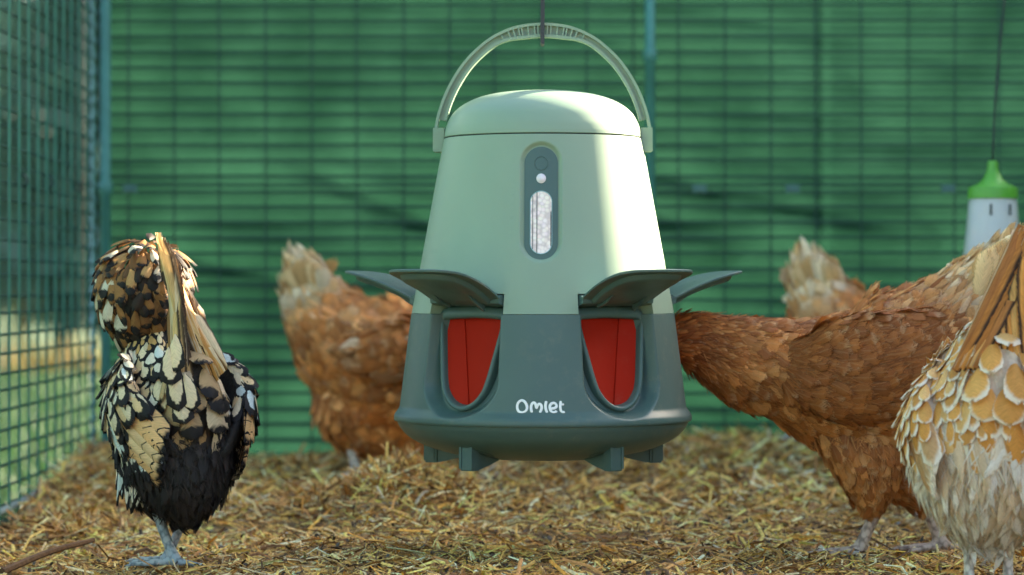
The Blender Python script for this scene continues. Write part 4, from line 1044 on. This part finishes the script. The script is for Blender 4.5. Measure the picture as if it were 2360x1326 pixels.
wgC = [px_rings([(1800, 835, 50, 16, 92 * k), (1860, 850, 92, 34, 118 * k), (1950, 850, 118, 40, 138 * k), (2050, 830, 112, 36, 136 * k), (2140, 790, 84, 26, 112 * k), (2215, 735, 40, 14, 78 * k)], OX, zoff, sC, -1) for k in (1, -1)]
def cl(x, y, lat): return ((OX - x) * sC, lat, (zoff - y) * sC)
fan = [(cl(2235 + 5 * k, 720 - 12 * k, lat), cl(2262 + 15 * k, 572 - 7 * k, lat * 1.2), (1 if lat > 0 else -1), .024) for k in range(6) for lat in (.040 - .002 * k, -.040 + .002 * k, .028)]
zg = 0.0
brown_hen(henC, body, thC, wgC, None, [(cl(2001, 1160, .028), cl(2003, 1192, .026), cl(1970, zoff, .026)), (cl(2138, 1150, -.028), cl(2146, 1172, -.026), cl(2185, zoff, -.03))], sC, 71, (zoff - 1176) * sC, .0092, .0132, MT['leg_pink'], (cl(1545, 795, 0)[0], cl(1545, 795, 0)[2], 1.0), (1, -1), fan, .74, (1.02, .88, .76))

# ---- brown hens at the back
def back_hen(dx, Yd, dy, seed, label, legmat, flip=1):
    s = Yd / F; ox = 825
    Xw = (ox + dx - 1180) * s; root = empty('hen', (Xw, Yd, float(litter_h(Xw, Yd))), 0.0); tag(root, label, 'hen')
    zo = 663 + (CAM_Z - root.location.z) / s - dy
    R = px_rings([(1150, 1010, 14, 12), (1125, 985, 36, 30), (1085, 950, 60, 52), (1030, 912, 105, 95), (960, 885, 150, 128), (885, 850, 165, 138), (815, 806, 136, 122), (765, 755, 104, 96), (730, 700, 76, 62), (705, 645, 50, 28), (690, 604, 26, 10)], ox, zo, s, 1)
    th = [px_rings([(840, 830, 76, 90, 0), (838, 890, 104, 108, 0), (845, 940, 116, 110, 0), (876, 975, 92, 96, 0), (920, 1008, 64, 70, 0), (960, 1042, 42, 48, 0), (982, 1064, 14, 20, 0)], ox, zo, s, 1)] + [px_rings([(855, 895, 72, 62, 52 * k), (838, 945, 56, 50, 56 * k), (818, 982, 32, 32, 54 * k), (806, 1004, 15, 15, 52 * k)], ox, zo, s, 1) for k in (1, -1)]
    wg = [px_rings([(1010, 790, 40, 14, 96 * k), (970, 800, 64, 30, 134 * k), (905, 808, 60, 30, 150 * k), (845, 808, 40, 24, 148 * k), (798, 806, 18, 12, 140 * k)], ox, zo, s, 1) for k in (-1, 1)]
    def c(x, y, lat): return ((x - ox) * s, lat, (zo - y) * s)
    fan = [(c(752 - 7 * k, 712 - 4 * k, lat), c(742 - 13 * k, 612 - 30 * math.sin(k / 6 * 2.6) + 3 * k, lat * 1.3), (1 if lat > 0 else -1), .026) for k in range(7) for lat in (.030 - .001 * k, -.030 + .001 * k, .02, -.02)]
    zf = zo
    brown_hen(root, R, th, wg, None, [(c(808, 975, -.036), c(806, 1004, -.036), c(826, zf, -.036)), (c(815, 975, .036), c(825, 1004, .036), c(900, zf, .036))], s, seed, (zo - 1000) * s, .0125, .0175, legmat, (c(1110, 975, 0)[0], c(1110, 975, 0)[2], 1.0), (-1, 1), fan, .68, (1.38, 1.26, 1.12))
    r2 = np.random.default_rng(seed + 5)
    for k in range(7):
        for sd in (-1, 1):
            a_, b_ = np.array(c(985 - 6 * k, 772 + 15 * k, sd * 182 * s)), np.array(c(786 + 13 * k, 800 + 9 * k, sd * 176 * s)); d_ = b_ - a_; L_ = np.linalg.norm(d_); d_ /= L_; n_ = np.array([0, sd, .15]); n_ -= d_ * n_.dot(d_); n_ /= np.linalg.norm(n_)
            feathers('wing_feather', root, 'long', a_[None], d_[None], n_[None], L_, .032, 0, -.03, tones(r2, 1, [(0.22, 0.085, 0.024), (0.28, 0.11, 0.032)] if k else [(0.74, 0.52, 0.32)], None, .12), MT['f_plain'])
back_hen(0, 4.15, 0, 81, 'brown hen with a pale upright tail bending down behind the left of the feeder', MT['leg_pale'])
back_hen(1166, 4.2, -8, 82, 'brown hen at the back, only its pale tail and back showing behind the feeding hen', MT['leg_pale'])

# ---- crested laced hen, seen from behind
AY = 3.13; sA = AY / F; RZ_A = math.radians(118)
hA = empty('hen', at(405, 663 + CAM_Z / sA, AY), RZ_A); tag(hA, 'crested hen with black laced cream feathers standing with its back turned at the left', 'hen')
rng = np.random.default_rng(91)
def rs(rows, s, f=1.0): return [(r[0] * s, r[1] * s, r[2] * s * (1 + f) / 2, r[3] * s * f) + ((r[4] * s * f,) if len(r) > 4 else ()) for r in rows]
zA = CAM_Z / sA + 663
bA = Loft(rs([(150, 705, 14, 14), (158, 668, 52, 46), (150, 610, 60, 56), (140, 545, 74, 70), (118, 485, 100, 98), (85, 425, 132, 134), (45, 365, 152, 160), (5, 300, 158, 168), (-28, 240, 142, 158), (-48, 190, 112, 130), (-56, 150, 72, 88), (-58, 118, 32, 44)], sA, .78), 60)
wA = [Loft(rs([(105, 478, 26, 12, 92 * k), (70, 440, 62, 22, 132 * k), (15, 385, 80, 28, 156 * k), (-45, 330, 76, 26, 140 * k), (-98, 288, 60, 18, 100 * k), (-138, 256, 28, 8, 62 * k)], sA, .84 if k > 0 else .95), 30) for k in (1, -1)]
rump = Loft(rs([(-62, 500, 22, 34), (-92, 455, 46, 58), (-108, 395, 56, 74), (-100, 330, 52, 74), (-84, 275, 38, 58), (-66, 232, 14, 30)], sA, .88), 30)
thA = [Loft(rs([(25, 250, 80, 60, 72 * k), (30, 190, 68, 54, 70 * k), (22, 150, 40, 36, 56 * k), (12, 132, 19, 18, 44 * k)], sA, .9), 24) for k in (1, -1)]
mb = MB()
leg_parts(mb, np.array([14, 36, 150]) * sA, np.array([12, 36, 118]) * sA, np.array([-22, 6, 0]) * sA, 0.55, r=.0066, toe=.062)
leg_parts(mb, np.array([22, -34, 150]) * sA, np.array([22, -30, 118]) * sA, np.array([55, 4, 0]) * sA, 0.2, r=.0060, toe=.056)
body_mesh('crested hen body', [bA] + wA + [rump] + thA, mb, MT['u_black'], MT['leg_blue'], 126 * sA, hA)
LACE = [(0.80, 0.66, 0.44), (0.84, 0.77, 0.62), (0.74, 0.52, 0.28), (0.62, 0.70, 0.68)]; LP = [.38, .32, .2, .1]
GOLD = [(0.60, 0.36, 0.13), (0.52, 0.28, 0.08), (0.66, 0.46, 0.22)]
lt = lambda t, ph, n: tones(rng, n, LACE, LP, .15)
blk = lambda t, ph, n: tones(rng, n, [(.014, .012, .012), (.03, .022, .02), (.02, .016, .015)])
# joined under-plumage on the far side and the belly
B = [batch(bA, 'round', .16, .66, .0125, .014, .026, .10, -.05, lt, rng, -np.pi, np.pi, .15)]
plumage('laced plumage', B, MT['f_laced_p'], hA, rng)
fl = [batch(bA, 'lance', .60, .99, .0075, .013, .032, .10, -.06, blk, rng, tw=.35), batch(bA, 'strand', .66, .99, .011, .0018, .026, .20, -.1, blk, rng, tw=.6)]
for L in thA: fl.append(batch(L, 'lance', .1, .95, .008, .009, .022, .12, -.05, blk, rng, tw=.3))
fl.append(batch(rump, 'lance', .5, .98, .009, .010, .03, .12, 0, blk, rng, tw=.3))
plumage('black fluff', fl, MT['f_plain_p'] if False else MT.setdefault('f_fluff', feather_mat('black fluff', 'down', False, BLACK, .08)), hA, rng)
def cam_side(root_rz, P, N, lim=-0.25):
    """keep the feathers on the side of the bird that faces the picture"""
    d = np.array([-math.sin(root_rz), -math.cos(root_rz), 0.0]); return (N @ d) > lim
def single_rows(L, kind, t0, t1, pitch, wid, ln, lift, curl, tonef, mat, root, rz, rng, p0=-np.pi, p1=np.pi, tw=.09, lim=-.15, cap=400):
    b = batch(L, kind, t0, t1, pitch, wid, ln, lift, curl, tonef, rng, p0, p1, tw)
    _, P, D, N, Ls, Ws, lf, cu, tn = b; k = cam_side(rz, P, N, lim); idx = np.nonzero(k)[0][:cap]
    feathers('feather', root, kind, P[idx] + N[idx] * .0025, D[idx], N[idx], Ls[idx], Ws[idx], lf[idx], curl, tn[idx], mat)
# neck and back: small scale feathers; shoulders larger
single_rows(bA, 'round', .17, .40, .0095, .0130, .021, .06, -.04, lambda t, ph, n: tones(rng, n, [LACE[0], LACE[2], GOLD[0]]), MT['f_dark'], hA, RZ_A, rng)
single_rows(bA, 'round', .39, .62, .0135, .0185, .030, .06, -.04, lt, MT['f_laced'], hA, RZ_A, rng)
for L, sg in zip(wA, (1, -1)):
    pr = (0.1, np.pi - .1) if sg > 0 else (-np.pi + .1, -0.1)
    single_rows(L, 'round', .03, .62, .0130, .0180, .033, .05, -.04, lt, MT['f_laced'], hA, RZ_A, rng, *((-.7, np.pi + .2) if sg > 0 else (-np.pi - .2, .7)), lim=-.35)
    # secondaries: large buff feathers with fine dark arcs
    for k in range(7):
        q = k / 6; t = np.array([.52 + .10 * q]); ph = np.array([sg * (0.35 + 2.1 * q)]); P, D, N = L.frame(t, ph)
        feathers('wing_feather', hA, 'long', P + N * (.003 + .0012 * k), turn(D, N, np.array([.10 * (q - .5) + rng.normal(0, .05)])), N, .080 - .014 * abs(q - .5), .031, .0, -.08, tones(rng, 1, [(0.78, 0.48, 0.22), (0.76, 0.54, 0.30)], None, .1), MT['f_arcs'])
    for k in range(9):
        q = k / 8; t = np.array([.42 + .10 * rng.uniform()]); ph = np.array([sg * (0.2 + 2.5 * q)]); P, D, N = L.frame(t, ph)
        feathers('wing_feather', hA, 'long', P + N * .006, turn(D, N, rng.normal(0, .12, 1)), N, .046, .022, .05, -.06, lt(t, ph, 1), MT['f_laced'])
for L, sg in zip(thA, (1, -1)):
    single_rows(L, 'lance', .05, .62, .013, .012, .034, .10, -.03, lambda t, ph, n: tones(rng, n, [LACE[1], LACE[3]]), MT['f_laced'], hA, RZ_A, rng, lim=-.2, cap=34)
single_rows(rump, 'round', .05, .95, .0175, .030, .040, .12, -.10, lambda t, ph, n: tones(rng, n, [(0.55, 0.38, 0.20), (0.66, 0.52, 0.34), (0.45, 0.30, 0.15)]), MT['f_tip'], hA, RZ_A, rng, lim=-.1, cap=80)
# crest
crest = Loft(rs([(140, 752, 6, 6, 20), (142, 745, 46, 45, 20), (144, 726, 78, 76, 20), (146, 694, 102, 100, 22), (148, 650, 112, 110, 22), (150, 600, 108, 104, 22), (152, 555, 90, 84, 18), (150, 515, 70, 64, 12), (146, 490, 46, 44, 8)], sA, .97), 40)
ct = lambda t, ph, n: tones(rng, n, [(0.28, 0.13, 0.04), (0.17, 0.075, 0.025), (0.40, 0.23, 0.09), (0.62, 0.52, 0.38), (0.03, 0.02, 0.015)], [.28, .27, .16, .07, .22])
plumage('crest down', [batch(crest, 'lance', .06, .90, .009, .010, .024, .06, -.10, lambda t, ph, n: tones(rng, n, [(.02, .014, .012), (.10, .05, .02), (.22, .11, .04)]), rng, tw=.3)], MT['f_plain_p'], hA, rng)
single_rows(crest, 'round', .05, .90, .0105, .0140, .0255, .14, -.20, ct, MT['f_tip'], hA, RZ_A, rng, tw=.35, lim=-.45)
single_rows(crest, 'round', .20, .70, .03, .018, .030, .35, -.25, lambda t, ph, n: tones(rng, n, [(0.66, 0.62, 0.50), (0.58, 0.50, 0.38)]), MT['f_tip'], hA, RZ_A, rng, .9, 2.0, tw=.4, lim=-.6, cap=16)
single_rows(bA, 'lance', .58, .84, .0125, .012, .036, .07, -.03, lambda t, ph, n: tones(rng, n, [LACE[1], LACE[3], LACE[1]]), MT['f_dark'], hA, RZ_A, rng, .75, 2.5, lim=-.3, cap=60)
# tail: two sides meeting in a ridge
iA = (Matrix.Translation(hA.location) @ Matrix.Rotation(RZ_A, 4, 'Z')).inverted()
def tail(root, inv, pa, pb, Ya, Yb, w, nside, tone, mat, rot=0.0):
    a, b = inv @ at(*pa, Ya), inv @ at(*pb, Yb); d = (b - a); Ln = d.length; d.normalize()
    n = (inv.to_3x3() @ (Vector(nside) + Vector(rng.normal(0, .24, 3)))); n = (n - d * n.dot(d)).normalized()
    feathers('tail_feather', root, 'quill', np.array(a)[None], np.array(d)[None], np.array(n)[None], Ln, w, 0.0, float(rng.choice([.02, .06, -.03])), np.array(tone)[None], mat)
TANC = [(0.72, 0.50, 0.22), (0.66, 0.38, 0.12), (0.60, 0.30, 0.08), (0.70, 0.58, 0.38)]
TANC += [(0.30, 0.15, 0.05), (0.80, 0.66, 0.44), (0.16, 0.08, 0.03)]
for k in range(13):
    q = k / 12; pa = (432 - 42 * q + rng.normal(0, 2), 885); pb = (367 + 34 * q ** .8 + rng.normal(0, 2), 536 + 175 * q ** 1.1)
    tail(hA, iA, pa, pb, AY - .072 - .006 * q, AY - .045, .018 + .006 * rng.uniform(), (-0.8, -0.6, .1), np.array(TANC[[0, 3, 1, 5, 0, 3, 4, 5, 0, 1, 3, 4, 5][k]]) * rng.uniform(.9, 1.1), MT['f_tail'])
for k in range(12):
    q = k / 11; pa = (484 + 44 * q + rng.normal(0, 2), 892 - 46 * q); pb = (374 + 60 * q + rng.normal(0, 2), 562 + 150 * q)
    tail(hA, iA, pa, pb, AY - .060 + .006 * q, AY - .038, .016 + .005 * rng.uniform(), (0.75, -0.65, .1), np.array(TANC[[0, 1, 5, 2, 1, 4, 0, 2, 1, 5, 4, 3][k]]) * rng.uniform(.9, 1.1), MT['f_tail'])
for k in range(5):
    q = k / 4; tail(hA, iA, (450 + 50 * q, 880), (415 + 30 * q, 640 + 45 * q), AY - .05, AY - .034, .016, (0, -1, .2), np.array(TANC[[4, 2, 6, 2, 4][k]]), MT['f_tail'])
for pa, pb in (((398, 830), (410, 950)), ((388, 800), (394, 890)), ((412, 900), (425, 980)), ((402, 770), (400, 860)), ((425, 860), (440, 950))):
    tail(hA, iA, pa, pb, AY - .085, AY - .092, .026, (-.2, -1, .1), np.array(LACE[0]) * rng.uniform(.85, 1.05), MT['f_laced'])
hen_head(hA, 165 * sA, 610 * sA, 1.0, comb=False)

# ---- buff hen with pale edged feathers in the front right corner
EY = 2.90; sE = EY / F; RZ_E = math.radians(97)
hE = empty('hen', at(2278, 663 + CAM_Z / sE, EY), RZ_E); tag(hE, 'buff hen with white edged feathers seen from behind in the front right corner', 'hen')
rng = np.random.default_rng(101)
bE = Loft(rs([(125, 600, 22, 20), (105, 585, 46, 38), (80, 560, 72, 58), (45, 525, 108, 88), (10, 460, 150, 140), (-8, 385, 172, 182), (-15, 305, 160, 178), (-15, 235, 126, 150), (-12, 175, 80, 112), (-10, 135, 36, 66)], sE), 50)
nE = Loft(rs([(395, 300, 10, 10), (370, 330, 38, 34), (330, 380, 52, 48), (270, 430, 74, 70), (190, 460, 100, 95), (100, 460, 120, 110)], sE), 30)
wE = [Loft(rs([(90, 500, 26, 12, 84 * k), (60, 475, 56, 20, 116 * k), (15, 420, 84, 30, 158 * k), (-35, 350, 84, 28, 168 * k), (-75, 285, 60, 20, 142 * k), (-100, 250, 24, 8, 112 * k)], sE), 30) for k in (1, -1)]
rE = Loft(rs([(-60, 600, 20, 30), (-95, 550, 44, 56), (-125, 470, 60, 84), (-125, 390, 58, 92), (-100, 320, 40, 70), (-75, 280, 16, 34)], sE), 30)
thE = [Loft(rs([(10, 290, 80, 62, 60 * k), (5, 220, 66, 52, 58 * k), (0, 160, 44, 38, 50 * k), (0, 112, 22, 20, 46 * k)], sE), 24) for k in (1, -1)]
mb = MB()
for k in (1, -1): leg_parts(mb, np.array([2, 48 * k, 150]) * sE, np.array([0, 47 * k, 108]) * sE, np.array([-5, 46 * k, 0]) * sE, 0.0, r=.0062, toe=.056)
body_mesh('buff hen body', [bE, nE] + wE + [rE] + thE, mb, MT['u_buff'], MT['leg_pale'], 104 * sE, hE)
BUFF = [(0.76, 0.40, 0.11), (0.70, 0.34, 0.08), (0.80, 0.48, 0.17), (0.64, 0.29, 0.06)]
bt = lambda t, ph, n: tones(rng, n, BUFF, None, .15); wt_ = lambda t, ph, n: tones(rng, n, [(0.82, 0.71, 0.54), (0.74, 0.56, 0.36), (0.86, 0.79, 0.67)], None, .12)
plumage('buff plumage', [batch(bE, 'round', .10, .62, .013, .016, .028, .10, -.05, bt, rng), batch(nE, 'lance', .08, .95, .010, .010, .026, .10, 0, bt, rng)], MT['f_pale_p'], hE, rng)
fE = [batch(bE, 'lance', .60, .99, .008, .013, .050, .09, -.05, wt_, rng, tw=.25), batch(bE, 'strand', .62, .99, .010, .0022, .040, .14, -.08, wt_, rng, tw=.4)]
for L in thE: fE += [batch(L, 'lance', .1, .96, .009, .011, .028, .07, -.05, wt_, rng, tw=.3), batch(L, 'strand', .1, .96, .014, .0014, .024, .14, -.1, wt_, rng, tw=.5)]
plumage('pale fluff', fE, MT.setdefault('f_pfluff', feather_mat('pale fluff', 'down', False, BLACK, .25)), hE, rng)
single_rows(bE, 'round', .24, .46, .0135, .0165, .027, .12, -.06, bt, MT['f_pale'], hE, RZ_E, rng, lim=0.0)
for L, sg in zip(wE, (1, -1)):
    pr = (0.1, np.pi - .1) if sg > 0 else (-np.pi + .1, -0.1)
    single_rows(L, 'round', .03, .66, .0130, .0150, .030, .10, -.05, bt, MT['f_pale'], hE, RZ_E, rng, *pr, lim=-.3)
    for k in range(8):
        q = k / 7; t = np.array([.55 + .10 * q]); ph = np.array([sg * (0.3 + 2.2 * q)]); P, D, N = L.frame(t, ph)
        feathers('wing_feather', hE, 'long', P + N * .003, D, N, .070 - .012 * abs(q - .5), .024, .0, -.08, tones(rng, 1, [(0.62, 0.36, 0.16), (0.66, 0.44, 0.24)], None, .1), MT['f_pale'])
single_rows(rE, 'round', .08, .90, .0205, .031, .042, .16, -.12, bt, MT['f_pale'], hE, RZ_E, rng, lim=-.2, cap=60)
iE = (Matrix.Translation(hE.location) @ Matrix.Rotation(RZ_E, 4, 'Z')).inverted()
ORG = [(0.72, 0.33, 0.07), (0.62, 0.25, 0.05), (0.80, 0.46, 0.14), (0.50, 0.20, 0.05)]
for k in range(11):
    q = k / 10; pa = (2192 + 80 * q + rng.normal(0, 3), 850 - 10 * q); pb = (2350 + 62 * q + rng.normal(0, 3), 512 + 30 * q)
    tail(hE, iE, pa, pb, EY - .072 + .004 * q, EY - .035, .019 + .006 * rng.uniform(), (-0.75, -0.65, .1), np.array(ORG[[3, 1, 0, 4, 1, 2, 3, 0, 2, 1, 3][k] % 4]) * rng.uniform(.85, 1.15), MT['f_tail'])
for k in range(12):
    q = k / 11; pa = (2338 + 95 * q, 912 - 50 * q); pb = (2318 + 100 * q + rng.normal(0, 4), 660 - 110 * q + rng.normal(0, 10))
    tail(hE, iE, pa, pb, EY - .074, EY - .05, .016 + .006 * rng.uniform(), (0.5, -0.85, .1), np.array(ORG[[2, 0, 2, 1, 2, 0, 3, 2, 1, 0, 2, 1][k]]) * rng.uniform(.9, 1.25), MT['f_tail'])
for k in range(6):
    q = k / 5; tail(hE, iE, (2270 + 60 * q, 880), (2315 + 55 * q, 640 + 10 * q), EY - .05, EY - .03, .02, (0, -1, .2), np.array(ORG[3]) * rng.uniform(.6, 1), MT['f_tail'])
hen_head(hE, 370 * sE, 335 * sE, 1.0)

# ---- small loose things on the litter
def down_feather(x, y, label):
    Yd = CAM_Z * F / (y - 663) * 0.95; p = at(x, y, Yd); p.z = float(litter_h(p.x, p.y)) + .008
    r = np.random.default_rng(x); root = empty('down_feather', p); tag(root, label, 'feather')
    n = 60; D = r.normal(0, 1, (n, 3)); D[:, 2] = np.abs(D[:, 2]) * .5; D /= np.linalg.norm(D, axis=1)[:, None]; N = np.cross(D, r.normal(0, 1, (n, 3))); N /= np.linalg.norm(N, axis=1)[:, None]
    o = plumage('down', [('lance', np.zeros((n, 3)), D, N, .014, .004, .2, .2, np.array([(.75, .76, .78)]))], MT['f_plain_p'], root, r); o.name = 'barb'
down_feather(1822, 1092, 'white fluffy down feather lying on the litter under the feeding hen')
